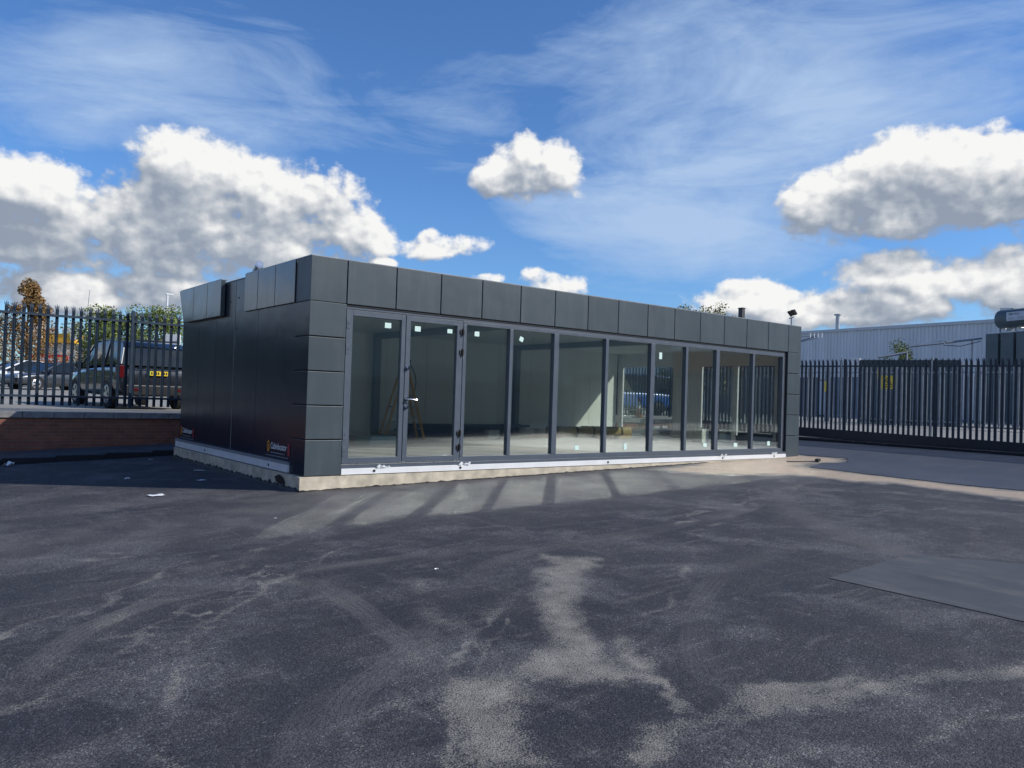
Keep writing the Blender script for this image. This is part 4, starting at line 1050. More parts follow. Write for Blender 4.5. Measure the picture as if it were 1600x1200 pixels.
    # wheels with arches
    for sy in (.30, -.30):
        for s in (-1, 1):
            w_ = bpy.data.objects.new('wheel', None); col.objects.link(w_); w_.parent = T; w_.location = (s*(hw-.11), sy*Lg, wr)
            mb = MB(); mb.tube([(-.11,0,0),(-.095,0,0),(.095,0,0),(.11,0,0)], [wr*.93,wr,wr,wr*.93], 28); mb.build('tyre', M_rubber, w_, smooth=True)
            mb = MB(); mb.tube([(s*.112,0,0),(s*.118,0,0)], [wr*.66, wr*.62], 20)
            mb.build('rim', M_alu if style != 'van' else M_black, w_, smooth=True)
            mb = MB()
            for q in range(5):
                a_ = q*2*pi/5+pi/5; mb.add([(s*.120, cos(a_+e)*wr*f_, sin(a_+e)*wr*f_) for e, f_ in ((-.30,.56),(.30,.56),(.22,.22),(-.22,.22))], [(0,1,2,3)])
            mb.build('rim_gap', M_black, w_)
            mb = MB(); V = []; nn = 14
            for k in range(nn+1):
                a_ = pi*k/nn; V += [(s*(hw*1.005), sy*Lg+cos(a_)*wr*1.02, wr+sin(a_)*wr*1.04-.02), (s*(hw*1.012), sy*Lg+cos(a_)*wr*1.20, wr+sin(a_)*wr*1.22-.02), (s*(hw*.80), sy*Lg+cos(a_)*wr*1.02, wr+sin(a_)*wr*1.04-.02)]
            mb.add(V, [(3*k, 3*k+1, 3*k+4, 3*k+3) for k in range(nn)]+[(3*k+2, 3*k, 3*k+3, 3*k+5) for k in range(nn)]); mb.build('wheel_arch', M_black, T, smooth=True)
    # lamps, plate, bumper, mirror
    tz = {'suv':1.0,'van':.9}.get(style,.80)*hs
    for s in (-1, 1):
        mb = MB(); mb.box(s*hw*.93-.09, s*hw*.93+.07, -.5*Lg-.012, -.45*Lg, tz-.17, tz+.17 if style != 'car' else tz+.08); mb.build('tail_lamp', M_tail, T, bevel=.03)
        mb = MB(); mb.box(s*hw*.74-.14, s*hw*.74+.14, .455*Lg, .497*Lg, tz-.20, tz-.02); mb.build('headlamp', M_headl, T, bevel=.03)
        mb = MB(); mb.box(s*(hw+.11)-.11, s*(hw+.11)+.09, .135*Lg, .165*Lg, tz+.10, tz+.28); mb.build('wing_mirror', paint, T, bevel=.03)
    mb = MB(); mb.box(-hw*.86, hw*.86, -.5*Lg-.035, -.49*Lg, gc+.08, gc+.36); mb.build('bumper', M_black if style != 'car' else paint, T, bevel=.03)
    mb = MB(); mb.box(-.27, .27, -.5*Lg-.05, -.5*Lg-.036, tz-.24 if style != 'suv' else .92, tz-.13 if style != 'suv' else 1.04)
    po = mb.build('number_plate', M_plate if style == 'suv' else M_wvinyl, T)
    if style == 'suv':
        mb = MB(); mb.box(-.27, -.225, -.5*Lg-.053, -.5*Lg-.051, .921, 1.039); mb.build('green_band', M_green, po)
        mb = MB()
        for q in (0, 1, 2, 3, 4.6, 5.6, 6.6): mb.box(-.20+q*.058, -.163+q*.058, -.5*Lg-.053, -.5*Lg-.051, .945, 1.015)
        mb.build('plate_marks', M_black, po)
        for s in (-1,1):
            mb = MB(); mb.box(s*.62-.13, s*.62+.13, -.5*Lg-.045, -.5*Lg-.034, .50, .56); mb.build('reflector', M_tail, T)
        mb = MB(); mb.box(-.55, .55, -.5*Lg-.016, -.5*Lg-.002, 1.085, 1.115); mb.build('tailgate_trim', M_chrome, T)
        mb = MB(); mb.box(-.60,.60,-.475*Lg,-.44*Lg,1.845,1.885); mb.build('spoiler', paint, T, bevel=.01)
        for s in (-1, 1):
            mb = MB(); mb.bar((s*.70, -.40*Lg, 1.93), (s*.70, .06*Lg, 1.92), .03, .03); mb.build('roof_rail', M_alu, T)
    return T
vehicle('parked_suv', (.60, 14.0, .86), radians(5), 4.95, 2.0, 1.87, 'suv', M_carblack, 'large black four-wheel-drive car seen from behind, parked close to the fence')
vehicle('parked_car', (1.6, 34.8, 1.08), radians(115), 4.4, 1.8, 1.47, 'car', M_cardark, 'dark hatchback in the car park left of the black four-wheel-drive')
vehicle('parked_car', (.9, 41.0, 1.20), radians(100), 4.3, 1.8, 1.5, 'car', M_carwhite, 'white car behind the dark hatchback under the red banner')
vehicle('parked_car', (1.6, 50.5, 1.33), radians(150), 4.4, 1.8, 1.47, 'car', M_carsilver, 'silver car parked beside the brown-leaved tree')
vehicle('parked_car', (3.6, 79.0, 1.64), radians(5), 4.4, 1.85, 1.55, 'car', M_carwhite, 'white hatchback far off at the left edge, seen from behind')
vehicle('parked_van', (7.6, 48.0, 1.3), radians(95), 5.4, 2.0, 2.1, 'van', M_carwhite, 'white van far off behind the black four-wheel-drive', 'van')
vehicle('parked_van', (22.6, 15.2, .86), radians(80), 5.2, 2.0, 1.95, 'van', M_carblue, 'blue van beyond the back fence, seen through the side window', 'van')
T = thing('bollard_panel', (3.95, 60.0, 1.3), .2, 'rust brown panel between the white hatchback and the silver car', 'panel')
mb = MB(); mb.box(-.7,.7,-.05,.05,.0,1.4); mb.build('sheet', M_brown, T, bevel=.01)
mb = MB(); mb.box(-.78,-.701,-.06,.06,0,1.5); mb.box(.701,.78,-.06,.06,0,1.5); mb.build('stake', M_steelg, T)

# ------------------------------------------------------------------ far buildings and signs on the left
T = thing('retail_building', (8.6, 76.0, 1.5), radians(-38), 'white retail unit with a grey end wall beyond the car park', 'building')
mb = MB(); mb.box(-3.0, 1.2, 0, 10, 0, 3.7); mb.build('wall', M_white, T)
mb = MB(); mb.box(1.21, 6.2, .3, 10, 1.6, 3.6); mb.build('wall', M_shedtrim, T)
mb = MB(); mb.box(1.21, 6.2, .25, 10, 0, 1.59); mb.build('wall', M_trans, T)
mb = MB(); mb.box(-3.1, 6.3, -.1, 10.1, 3.71, 3.85); mb.build('roof', M_shedtrim, T)
T = thing('advert_banner', (6.1, 68.8, 1.5), radians(-38), 'red shop banner with white lettering beyond the parked cars', 'banner')
mb = MB(); mb.box(-1.6, 1.8, -.05, 0, 1.55, 2.5); mb.build('banner_sheet', M_red, T)
R = random.Random(21); mb = MB(); x = -1.2
for k in range(10):
    w = R.uniform(.12,.22); mb.box(x, x+w, -.056, -.051, 1.95, 1.95+R.uniform(.2,.36)); x += w+.07
mb.build('lettering', M_wvinyl, T)
mb = MB(); mb.box(-1.6,1.8,-.05,0,1.2,1.54); mb.build('lower_sheet', M_canopyy, T)
mb = MB(); mb.box(-1.55,-1.45,.01,.1,0,2.5); mb.box(1.65,1.75,.01,.1,0,2.5); mb.build('support', M_steelg, T)
T = thing('fuel_canopy', (8.0, 75.0, 1.5), radians(-38), 'white and amber filling station sign canopy above the red banner', 'canopy')
mb = MB(); mb.box(-2.2, .9, -.2, 2.6, 3.9, 4.75); mb.build('amber_fascia', M_canopyy, T)
mb = MB(); mb.box(-3.2, -.4, -.3, 0, 4.8, 5.25); mb.box(-2.6,-1.7,-.32,-.02,4.0,5.9); mb.box(1.0,2.0,-.3,0,4.2,5.9); mb.box(.2,.99,-.3,0,4.76,5.3); mb.build('white_sign', M_wvinyl, T)
mb = MB()
for x in (-2.1,.7): mb.box(x-.12,x+.12,.4,.64,0,3.89)
mb.build('column', M_steelg, T)
T = thing('totem_sign', (7.8, 36.3, 1.15), radians(-38), 'plain white totem board just left of the showroom behind the black four-wheel-drive', 'sign')
mb = MB(); mb.box(-.42,.42,-.06,.06,.6,3.35); mb.build('board', M_wvinyl, T, bevel=.01)
mb = MB(); mb.box(-.35,-.25,-.04,.04,0,.6); mb.box(.25,.35,-.04,.04,0,.6); mb.build('leg', M_steelg, T)
T = thing('street_lamp', (11.56, 52.27, 1.35), 0, 'white lamp column rising above the green trees', 'street lamp')
mb = MB(); mb.tube([(0,0,0),(0,0,7.2)], [.11,.07], 10); mb.build('column', M_white, T)
mb = MB(); mb.box(-.12,.42,-.1,.1,7.15,7.26); mb.build('lamp_head', M_white, T, bevel=.02)
T = thing('antenna_mast', (8.65, 67.3, 1.5), 0, 'very thin dark antenna mast above the palisade fence', 'mast')
mb = MB(); mb.tube([(0,0,0),(0,0,4.5),(.12,0,6.2),(.25,0,8.4)], [.07,.05,.03,.02], 8); mb.build('pole', M_steelg, T)
mb = MB(); mb.box(.1,.35,-.1,.1,5.9,6.15); mb.build('camera_unit', M_black, T, bevel=.03)

# buildings reflected in the glass and the wall
T = thing('brick_unit', (47, -23, .86), 0, 'red brick industrial unit with white roller shutters to the right of the yard', 'building')
T.rotation_euler.z = atan2(.877, .58)
mb = MB(); mb.box(-9, 14, 0, 10, 0, 4.6); mb.build('wall', M_brick, T)
mb = MB(); mb.box(-9.1, 14.1, -.1, 10.1, 4.61, 4.85); mb.build('parapet', M_shedtrim, T)
for x in (-7, -3, 1, 5, 9):
    mb = MB(); 
    for k in range(14): mb.box(x, x+2.6, -.05-(k%2)*.02, -.001, .02+k*.22, .22+k*.22)
    mb.build('roller_shutter', M_white, T)
T = thing('tall_warehouse', (12.9, -22.5, -.05), 0, 'tall dark clad warehouse behind the near fence, mirrored in most of the windows', 'building')
M_darkclad = corrugated('dark_sheet_cladding', (.25, .28, .26), .6, 0)
ribbed((26, 0), (0, 0), 0, 8.3, 8.3, .40, .05).build('cladding', M_darkclad, T)
mb = MB(); mb.box(.01, 26, -18, -.08, 0, 8.29); mb.build('wall', M_darkclad, T)
mb = MB(); mb.box(-.1, 26.1, -18.1, .1, 8.31, 8.5); mb.build('roof', M_shedtrim, T)
for k in range(4):
    mb = MB(); mb.box(2+k*6.2, 5.6+k*6.2, .06, .10, 0, 3.6); mb.build('loading_door', M_trans, T)
T = thing('industrial_shed', (10, -62, -.05), 0, 'low grey shed beyond the near fence, mirrored in the glass doors', 'building')
mb = MB(); mb.box(-40, 40, -12, 0, 0, 5.2); mb.build('wall', M_shed, T)
mb = MB(); mb.box(-40.2, 40.2, -12.2, .2, 5.21, 5.6); mb.build('roof', M_trans, T)
mb = MB()
for k in range(9): mb.box(-36+k*8.5, -33+k*8.5, .01, .06, 0, 3.2)
mb.build('loading_door', M_navy, T)

# ------------------------------------------------------------------ trees
def leafmat(name, cols):
    m, t, p = nt(name); g_ = N(t, 'ShaderNodeNewGeometry')
    rr = N(t, 'ShaderNodeValToRGB'); e = rr.color_ramp.elements
    while len(e) < len(cols): e.new(.5)
    for i, c in enumerate(cols): e[i].position = i/(len(cols)-1); e[i].color = (*c, 1)
    n = noisen(t, g_.outputs['Position'], 1.1, 3)
    L(t, mth(t, 'ADD', mth(t, 'MULTIPLY', g_.outputs['Random Per Island'], .55), mth(t, 'MULTIPLY', n, .5)), rr.inputs[0])
    L(t, rr.outputs[0], p.inputs['Base Color']); p.inputs['Roughness'].default_value = .6
    p.inputs['Subsurface Weight'].default_value = 0
    return m
M_lgreen = leafmat('green_leaves', [(.05,.08,.018), (.10,.15,.03), (.18,.22,.05), (.28,.29,.08)])
M_lbrown = leafmat('turning_leaves', [(.06,.08,.02), (.16,.11,.035), (.32,.17,.06), (.42,.25,.10)])
M_ldark = leafmat('dark_leaves', [(.02,.035,.012), (.04,.065,.02), (.07,.10,.03), (.11,.14,.05)])
M_lyel = leafmat('yellowing_leaves', [(.08,.10,.02), (.16,.17,.04), (.26,.24,.07), (.34,.30,.12)])
M_bark = simple('bark', (.10, .075, .055), .9, var=.3, vscale=8)
def tree(name, loc, h, r, seed, mat, label, n=5200, cone=False, leaf=.16, trunk=.3, cat='tree', group=None):
    R = random.Random(seed); T = thing(name, loc, 0, label, cat, group)
    mb = MB(); ht = h*.85
    tp = [(0,0,-.2)]
    for k in range(1, 7): tp.append((R.uniform(-.1,.1)*k/4, R.uniform(-.1,.1)*k/4, ht*k/6))
    mb.tube(tp, [.055*h/3*(1-k/7.5) for k in range(7)], 9)
    clumps = []
    nb = 38 if r > 1.4 else 18
    for k in range(nb):
        f_ = trunk+(1-trunk)*(k+R.random())/nb
        env = r*((1-f_)*1.15+.12 if cone else sqrt(max(.05, 1-((f_-.62)/.42)**2))) if f_ < 1.02 else .2
        a_ = R.uniform(0, 2*pi); rr = env*R.uniform(.35, 1.0)
        e = Vector((cos(a_)*rr, sin(a_)*rr, h*f_))
        b0 = Vector((0,0,h*max(.12, f_-.22)))
        mb.tube([b0, (b0+e)/2+Vector((0,0,.1)), e], [.035*h/6, .022*h/6, .01], 5)
        clumps.append((e, R.uniform(.45, .85)*max(.6, env*.55)))
    mb.build('trunk', M_bark, T)
    V = []; F = []
    for i in range(n):
        c, cr = clumps[R.randrange(len(clumps))]
        d = Vector((R.gauss(0,1), R.gauss(0,1), R.gauss(0,.8))).normalized()*cr*(R.random()**.45)*1.15
        p_ = c+d
        if p_.z < h*trunk*.6: continue
        s_ = leaf*R.uniform(.5, 1.15); u = Vector((R.gauss(0,1), R.gauss(0,1), R.gauss(0,.6))).normalized(); w = u.cross(Vector((R.gauss(0,1),R.gauss(0,1),R.gauss(0,1)))).normalized()
        b = len(V); V += [p_-u*s_*.5, p_+w*s_*.32, p_+u*s_*.5, p_-w*s_*.32]; F.append((b,b+1,b+2,b+3))
    me = bpy.data.meshes.new('crown'); me.from_pydata([tuple(v) for v in V], [], F); me.materials.append(mat)
    o = bpy.data.objects.new('crown', me); col.objects.link(o); o.parent = T
    return T
tree('broadleaf_tree', (3.3, 59.0, 1.4), 7.6, 4.0, 11, M_lbrown, 'tall tree with turning brown leaves behind the left end of the fence', 15000, True, .20, .08)
tree('broadleaf_tree', (-1.8, 55.0, 1.4), 5.6, 2.6, 12, M_lbrown, 'lower brown and green tree at the left edge of the photo', 9000, False, .20, .06)
tree('broadleaf_tree', (6.3, 43.5, 1.2), 4.9, 2.3, 13, M_lgreen, 'leafy green tree behind the rear window of the black four-wheel-drive', 14000, False, .17, .12)
tree('broadleaf_tree', (8.9, 43.0, 1.2), 5.1, 2.4, 14, M_lgreen, 'leafy green tree meeting the left end of the showroom', 14000, False, .17, .12)
tree('broadleaf_tree', (6.2, 46.8, 1.2), 3.4, 1.3, 15, M_lgreen, 'smaller green tree left of the black four-wheel-drive roof', 5000, False, .20, .1)
tree('shrub', (9.2, 79.5, 1.6), 4.6, 2.0, 16, M_ldark, 'dark green bush far off between the shop sign and the green trees', 2500, False, .3, .1, 'bush')
tree('broadleaf_tree', (28.0, 16.4, .86), 5.6, 1.3, 17, M_lyel, 'yellow-green tree top showing over the middle of the showroom roof', 3500, False, .15, .2)
tree('broadleaf_tree', (29.9, 15.3, .86), 5.8, 1.5, 18, M_lyel, 'fuller yellow-green tree top left of the dark chimney above the roof', 4500, False, .15, .2)
tree('shrub', (37.5, 8.9, .86), 4.2, 1.0, 19, M_lgreen, 'green bush top showing above the switchgear cabinets', 3000, False, .12, .2, 'bush')
for i, (x, y, h, r) in enumerate(((-16, 20, 3.4, 2.6), (-22, 14, 3.2, 2.6), (-30, 24, 4.6, 3.6), (-36, 8, 4.5, 3.6), (-37, -4, 4.5, 3.5), (-12, 30, 4.2, 3.3), (-8.0, 35, 4.4, 3.0), (-19, 31, 4.6, 3.8), (-25, 19, 3.8, 3.2))):
    tree('broadleaf_tree', (x, y, .8), h, r, 30+i, M_ldark, ['dark tree beyond the fence to the left, nearest the car park row','dark tree beyond the left corner of the fence','tallest dark tree beyond the left corner','dark tree past the left fence, level with the kerb','dark tree past the left fence, level with the front of the yard','dark tree behind the car park, left of view','dark tree at the back of the car park, just outside the left of the photo','wide dark tree at the back left of the car park','dark tree between the corner of the fence and the wide tree'][i], 4200, False, .55, .05)

# ------------------------------------------------------------------ litter on the asphalt
def scrap(x, y, w, d, h, rz, label, fold=0):
    mb = MB(); z = terr(x, y)+.008; R = random.Random(int(x*100)); n = 5
    V = [((i/n-.5)*w, (j/n-.5)*d, h*abs(mnoise.noise(Vector((i*.9+x, j*.9+y, 2))))*2+.003) for j in range(n+1) for i in range(n+1)]
    mb.add(V, [(j*(n+1)+i, j*(n+1)+i+1, (j+1)*(n+1)+i+1, (j+1)*(n+1)+i) for j in range(n) for i in range(n)])
    o = mb.build('litter', M_paper); o.location = (x, y, z); o.rotation_euler.z = rz; return tag(o, label, 'litter')
scrap(-1.84, .86, .21, .16, .012, .2, 'flat white sheet of paper on the sunlit asphalt left of the showroom')
scrap(-3.06, 6.6, .16, .14, .07, .6, 'crumpled white scrap by the kerb at the left edge of the photo')
scrap(-1.72, 3.12, .09, .08, .03, 1.0, 'small white scrap in the shade of the showroom')
scrap(-.61, 6.2, .07, .05, .01, 0, 'tiny white scrap near the kerb behind the showroom corner')
scrap(-.42, 3.6, .20, .05, .01, -.6, 'thin pale strip lying beside the concrete base')
scrap(-.82, 2.2, .14, .10, .008, .4, 'grey-white smear of paper in the shade near the base')
scrap(-1.07, -5.29, .035, .02, .01, 0, 'tiny white fleck in the middle of the yard')
scrap(-1.21, -1.97, .03, .03, .01, 0, 'tiny white fleck beside the tip of the bright strip')
mb = MB(); mb.bar((11.35,-.9,.235),(12.1,-1.2,.25),.03,.02); mb.tube([(12.1,-1.2,.26),(12.3,-1.15,.27)], [.05,.04], 8); o = mb.build('paint_brush', M_black, bevel=.004); tag(o, 'dark brush dropped on the tan dust by the right corner of the showroom', 'brush')

GROUPS = {'litter': 'scraps of litter on the yard', 'tree': 'trees beyond the fences', 'bush': 'bushes beyond the fences', 'car': 'cars in the car park behind the wall', 'van': 'vans in the car park behind the wall',
          'container': 'storage containers below the warehouse wall', 'junction box': 'electrical boxes on the brick wall', 'roll': 'insulation rolls on the showroom floor', 'timber': 'timber blocks by the insulation rolls',
          'box': 'cartons on the showroom floor', 'fence': 'palisade fences around the yard'}
for o in list(col.objects):
    if o.parent is None and o.get('category') in GROUPS: o['group'] = GROUPS[o['category']]
# ------------------------------------------------------------------ world
SUN_EL = radians(34.4); SUN_DIR = Vector((.671*cos(SUN_EL), -.741*cos(SUN_EL), sin(SUN_EL)))  # towards the sun
w = bpy.data.worlds.new('World'); scene.world = w; w.use_nodes = True; t = w.node_tree; t.nodes.clear()
out = N(t, 'ShaderNodeOutputWorld')
sky = N(t, 'ShaderNodeTexSky', sky_type='NISHITA'); sky.sun_disc = False; sky.sun_elevation = SUN_EL
sky.sun_rotation = atan2(SUN_DIR.x, SUN_DIR.y); sky.air_density = 1.0; sky.dust_density = .6; sky.ozone_density = 2.2
tc = N(t, 'ShaderNodeTexCoord'); sp = N(t, 'ShaderNodeSeparateXYZ'); L(t, tc.outputs['Generated'], sp.inputs[0])
az = mth(t, 'ARCTAN2', sp.outputs[0], sp.outputs[1]); el = mth(t, 'ARCSINE', sp.outputs[2])
uv = N(t, 'ShaderNodeCombineXYZ'); L(t, az, uv.inputs[0]); L(t, el, uv.inputs[1])
BL_ = [('A',.297,.240,.100,.050),('A',.215,.196,.100,.045),('A',.405,.214,.100,.050),('A',.275,.167,.150,.050),('A',.475,.198,.052,.034),('A',.10,.210,.09,.028),('A',.36,.17,.10,.04),
 ('B',.117,.150,.085,.026),('B',.04,.165,.06,.028),
 ('L',.155,.100,.122,.026),('L',.246,.112,.080,.022),('C',.695,.279,.064,.032),('C',.648,.270,.040,.020),('C',.68,.305,.02,.02),('D',.576,.187,.048,.020),('D',.560,.197,.02,.014),
 ('E',.724,.148,.041,.020),('E',.700,.156,.022,.014),('E',.504,.163,.018,.007),('E',.634,.150,.024,.009),
 ('F',1.055,.235,.068,.042),('F',1.02,.252,.03,.022),('F',1.155,.262,.070,.048),('F',1.24,.250,.080,.050),('F',1.135,.222,.090,.030),('F',1.33,.22,.10,.045),
 ('G',1.174,.150,.110,.034),('G',.968,.130,.070,.024),('G',1.247,.141,.090,.040),('G',1.09,.118,.130,.026),('G',.95,.142,.03,.016)]
def vm(t, op, a, b=None):
    n = N(t, 'ShaderNodeVectorMath', operation=op)
    for i, v in enumerate((a, b)):
        if v is None: continue
        if hasattr(v, 'is_linked'): L(t, v, n.inputs[i])
        else: n.inputs[i].default_value = v
    return n
def cloudgroup(name, detail):
    gr = bpy.data.node_groups.new(name, 'ShaderNodeTree')
    gr.interface.new_socket('UV', in_out='INPUT', socket_type='NodeSocketVector'); gr.interface.new_socket('D', in_out='OUTPUT', socket_type='NodeSocketFloat')
    gi = N(gr, 'NodeGroupInput'); go = N(gr, 'NodeGroupOutput'); cur = None
    for (_, u0, v0, ru, rv) in BL_:
        s_ = vm(gr, 'SUBTRACT', gi.outputs[0], (u0, v0, 0)).outputs[0]
        s_ = vm(gr, 'MULTIPLY', s_, (1/(ru*1.14), 1/(rv*1.10), 0)).outputs[0]
        l_ = mth(gr, 'SUBTRACT', 1.0, vm(gr, 'LENGTH', s_).outputs['Value'])
        if cur is None: cur = l_
        else:
            n = N(gr, 'ShaderNodeMath', operation='SMOOTH_MAX'); L(gr, cur, n.inputs[0]); L(gr, l_, n.inputs[1]); n.inputs[2].default_value = .22; cur = n.outputs[0]
    cur = mth(gr, 'MINIMUM', mth(gr, 'MULTIPLY', cur, 1.5), .8)
    spg = N(gr, 'ShaderNodeSeparateXYZ'); L(gr, gi.outputs[0], spg.inputs[0])
    gen = noisen(gr, vm(gr, 'MULTIPLY', gi.outputs[0], (1.0, 2.2, 1)).outputs[0], 3.4, 1, .5)
    band = mth(gr, 'SUBTRACT', 1.0, mth(gr, 'ABSOLUTE', mth(gr, 'DIVIDE', mth(gr, 'SUBTRACT', spg.outputs[1], .20), .26)))
    away = mth(gr, 'MULTIPLY', mth(gr, 'SUBTRACT', mth(gr, 'ABSOLUTE', mth(gr, 'SUBTRACT', spg.outputs[0], .671)), .78), 6.0, clamp=True)
    gen = mth(gr, 'SUBTRACT', mth(gr, 'ADD', mth(gr, 'MULTIPLY', gen, 2.6), mth(gr, 'MULTIPLY', band, .7)), 1.5)
    gen = mth(gr, 'MINIMUM', gen, .7)
    gen = mth(gr, 'SUBTRACT', gen, mth(gr, 'MULTIPLY', mth(gr, 'SUBTRACT', 1.0, away), 3.0))
    cur = mth(gr, 'MAXIMUM', cur, gen)
    nz = noisen(gr, vm(gr, 'MULTIPLY', gi.outputs[0], (1, 1.25, 1)).outputs[0], 13, detail, .60)
    bl = noisen(gr, vm(gr, 'ADD', gi.outputs[0], (3.3, 1.7, 0)).outputs[0], 26, max(1, detail-3), .5)
    lowf = noisen(gr, vm(gr, 'ADD', gi.outputs[0], (7.7, 2.1, 0)).outputs[0], 5.5, 1, .5)
    cur = mth(gr, 'ADD', cur, mth(gr, 'MULTIPLY', mth(gr, 'SUBTRACT', lowf, .5), 1.0))
    d = mth(gr, 'ADD', cur, mth(gr, 'MULTIPLY', mth(gr, 'SUBTRACT', nz, .5), 3.1))
    bl = mth(gr, 'ABSOLUTE', mth(gr, 'SUBTRACT', bl, .5))
    d = mth(gr, 'ADD', d, mth(gr, 'MULTIPLY', mth(gr, 'SUBTRACT', bl, .10), 1.2))
    L(gr, d, go.inputs[0]); return gr
GRF = cloudgroup('cumulus', 8); GRL = cloudgroup('cumulus_soft', 3)
def G(vec, g_):
    n = N(t, 'ShaderNodeGroup'); n.node_tree = g_; L(t, vec, n.inputs[0]); return n.outputs[0]
d0 = G(uv.outputs[0], GRF); d1 = G(vm(t, 'ADD', uv.outputs[0], (.005, .009, 0)).outputs[0], GRF); d2 = G(vm(t, 'ADD', uv.outputs[0], (.015, .040, 0)).outputs[0], GRL)
alpha = N(t, 'ShaderNodeMapRange', interpolation_type='SMOOTHSTEP'); L(t, d0, alpha.inputs[0]); alpha.inputs[1].default_value = -.10; alpha.inputs[2].default_value = .42
dL = G(uv.outputs[0], GRL)
lit = mth(t, 'ADD', .38, mth(t, 'MULTIPLY', mth(t, 'SUBTRACT', d0, d1), .55))
lit = mth(t, 'ADD', lit, mth(t, 'MULTIPLY', mth(t, 'SUBTRACT', mth(t, 'MINIMUM', dL, 1.0), mth(t, 'MINIMUM', mth(t, 'MAXIMUM', d2, -.4), 1.2)), .62))
lit = mth(t, 'SUBTRACT', lit, mth(t, 'MULTIPLY', mth(t, 'MAXIMUM', mth(t, 'SUBTRACT', dL, .45), 0.0), .18))
# the dark bank low on the left
bk = mth(t, 'SUBTRACT', 1.0, vm(t, 'LENGTH', vm(t, 'MULTIPLY', vm(t, 'SUBTRACT', uv.outputs[0], (.09,.155,0)).outputs[0], (8.5, 24, 0)).outputs[0]).outputs['Value'])
lit = mth(t, 'SUBTRACT', lit, mth(t, 'MULTIPLY', mth(t, 'MAXIMUM', bk, 0.0), .5))
rr = N(t, 'ShaderNodeValToRGB'); L(t, lit, rr.inputs[0]); e = rr.color_ramp.elements
for i, (p_, c) in enumerate([(0.0, (.29,.34,.43)), (.28, (.40,.45,.52)), (.50, (.55,.58,.63)), (.72, (.74,.76,.79)), (.98, (.93,.93,.92))]):
    if i >= len(e): e.new(.5)
    e[i].position = p_; e[i].color = (*c, 1)
# cirrus veils
rot = N(t, 'ShaderNodeMapping'); rot.inputs['Rotation'].default_value = (0, 0, radians(22)); rot.inputs['Scale'].default_value = (1.0, 3.4, 1); L(t, uv.outputs[0], rot.inputs[0])
c1 = noisen(t, rot.outputs[0], 3.2, 9, .62, dist=1.1)
rot2 = N(t, 'ShaderNodeMapping'); rot2.inputs['Rotation'].default_value = (0, 0, radians(-28)); rot2.inputs['Scale'].default_value = (1.0, 3.8, 1); L(t, uv.outputs[0], rot2.inputs[0])
c2 = noisen(t, rot2.outputs[0], 4.5, 8, .64, dist=.8)
c3 = noisen(t, uv.outputs[0], 1.6, 3, .5)
def zone(u0, v0, su, sv):
    return mth(t, 'MAXIMUM', 0.0, mth(t, 'SUBTRACT', 1.0, vm(t, 'LENGTH', vm(t, 'MULTIPLY', vm(t, 'SUBTRACT', uv.outputs[0], (u0, v0, 0)).outputs[0], (1/su, 1/sv, 0)).outputs[0]).outputs['Value']))
zz = mth(t, 'ADD', mth(t, 'MULTIPLY', zone(.98, .36, .50, .28), .60), mth(t, 'MULTIPLY', zone(.25, .33, .45, .16), .50))
zz = mth(t, 'ADD', zz, mth(t, 'MULTIPLY', zone(.85, .22, .30, .10), .35))
ci = mth(t, 'ADD', mth(t, 'MULTIPLY', c1, .75), mth(t, 'MULTIPLY', c2, .45))
ci = mth(t, 'ADD', ci, zz); ci = mth(t, 'SUBTRACT', ci, .80)
ci = mth(t, 'MULTIPLY', ci, 2.1, clamp=True)
hzf = mth(t, 'SUBTRACT', 1.0, mth(t, 'MULTIPLY', el, 7.0), clamp=True)
ci = mth(t, 'MINIMUM', ci, .85)
b_sky = N(t, 'ShaderNodeBackground'); b_sky.inputs['Strength'].default_value = .10
L(t, mixc(t, 1.0, sky.outputs[0], (.68, 1.04, 1.50), 'MULTIPLY'), b_sky.inputs[0])
b_ci = N(t, 'ShaderNodeBackground'); b_ci.inputs[0].default_value = (.46, .61, .84, 1); b_ci.inputs['Strength'].default_value = 1.0
b_cl = N(t, 'ShaderNodeBackground'); L(t, rr.outputs[0], b_cl.inputs[0]); b_cl.inputs['Strength'].default_value = 1.0
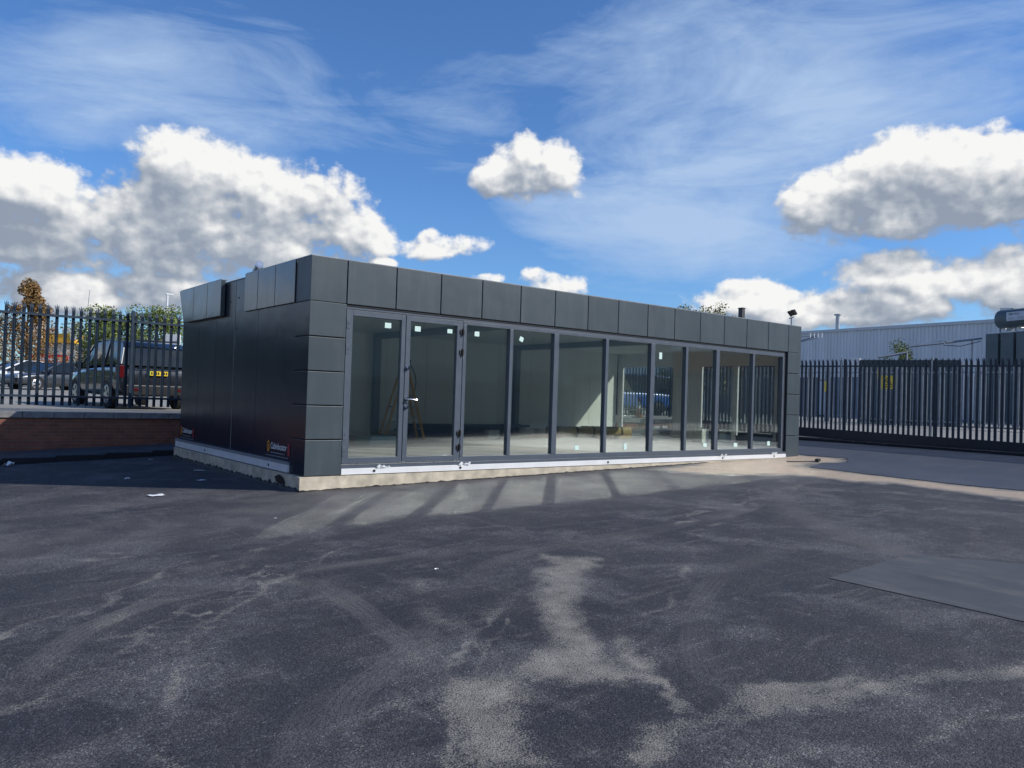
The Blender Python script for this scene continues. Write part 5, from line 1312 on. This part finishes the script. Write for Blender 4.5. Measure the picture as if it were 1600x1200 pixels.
m1 = N(t, 'ShaderNodeMixShader'); L(t, ci, m1.inputs[0]); L(t, b_sky.outputs[0], m1.inputs[1]); L(t, b_ci.outputs[0], m1.inputs[2])
m2 = N(t, 'ShaderNodeMixShader'); L(t, alpha.outputs[0], m2.inputs[0]); L(t, m1.outputs[0], m2.inputs[1]); L(t, b_cl.outputs[0], m2.inputs[2])
L(t, m2.outputs[0], out.inputs[0])
w.cycles.sampling_method = 'MANUAL'; w.cycles.sample_map_resolution = 1024

sd = bpy.data.lights.new('sun', 'SUN'); sd.energy = 4.2; sd.angle = radians(.5); sd.color = (1.0, .955, .88)
so = bpy.data.objects.new('sun', sd); col.objects.link(so); so.rotation_euler = (-SUN_DIR).to_track_quat('-Z', 'Y').to_euler()

# ------------------------------------------------------------------ camera
cd = bpy.data.cameras.new('camera'); cam = bpy.data.objects.new('camera', cd); col.objects.link(cam); scene.camera = cam
cd.sensor_fit = 'HORIZONTAL'; cd.sensor_width = 36; cd.lens = 36*1227.5/1600; cd.clip_end = 5000; cd.clip_start = .05
yaw, pit, rol = .6711, .0174, .0323
f0 = Vector((sin(yaw)*cos(pit), cos(yaw)*cos(pit), sin(pit))); r0 = Vector((cos(yaw), -sin(yaw), 0)); u0 = r0.cross(f0)
r_ = r0*cos(rol)+u0*sin(rol); u_ = -r0*sin(rol)+u0*cos(rol)
M = Matrix((( r_.x, u_.x, -f0.x, -4.914), (r_.y, u_.y, -f0.y, -11.118), (r_.z, u_.z, -f0.z, 1.5), (0,0,0,1)))
cam.matrix_world = M

scene.view_settings.view_transform = 'Standard'; scene.view_settings.look = 'None'; scene.view_settings.exposure = 0
scene.render.engine = 'CYCLES'
cy = scene.cycles
cy.use_denoising = True; cy.max_bounces = 10; cy.transparent_max_bounces = 24; cy.glossy_bounces = 6; cy.sample_clamp_indirect = 0; cy.caustics_reflective = True
cy.use_guiding = True; cy.use_surface_guiding = True; cy.guiding_training_samples = 0; cy.blur_glossy = 0.0  # lets the sun mirrored by the panes land on the asphalt
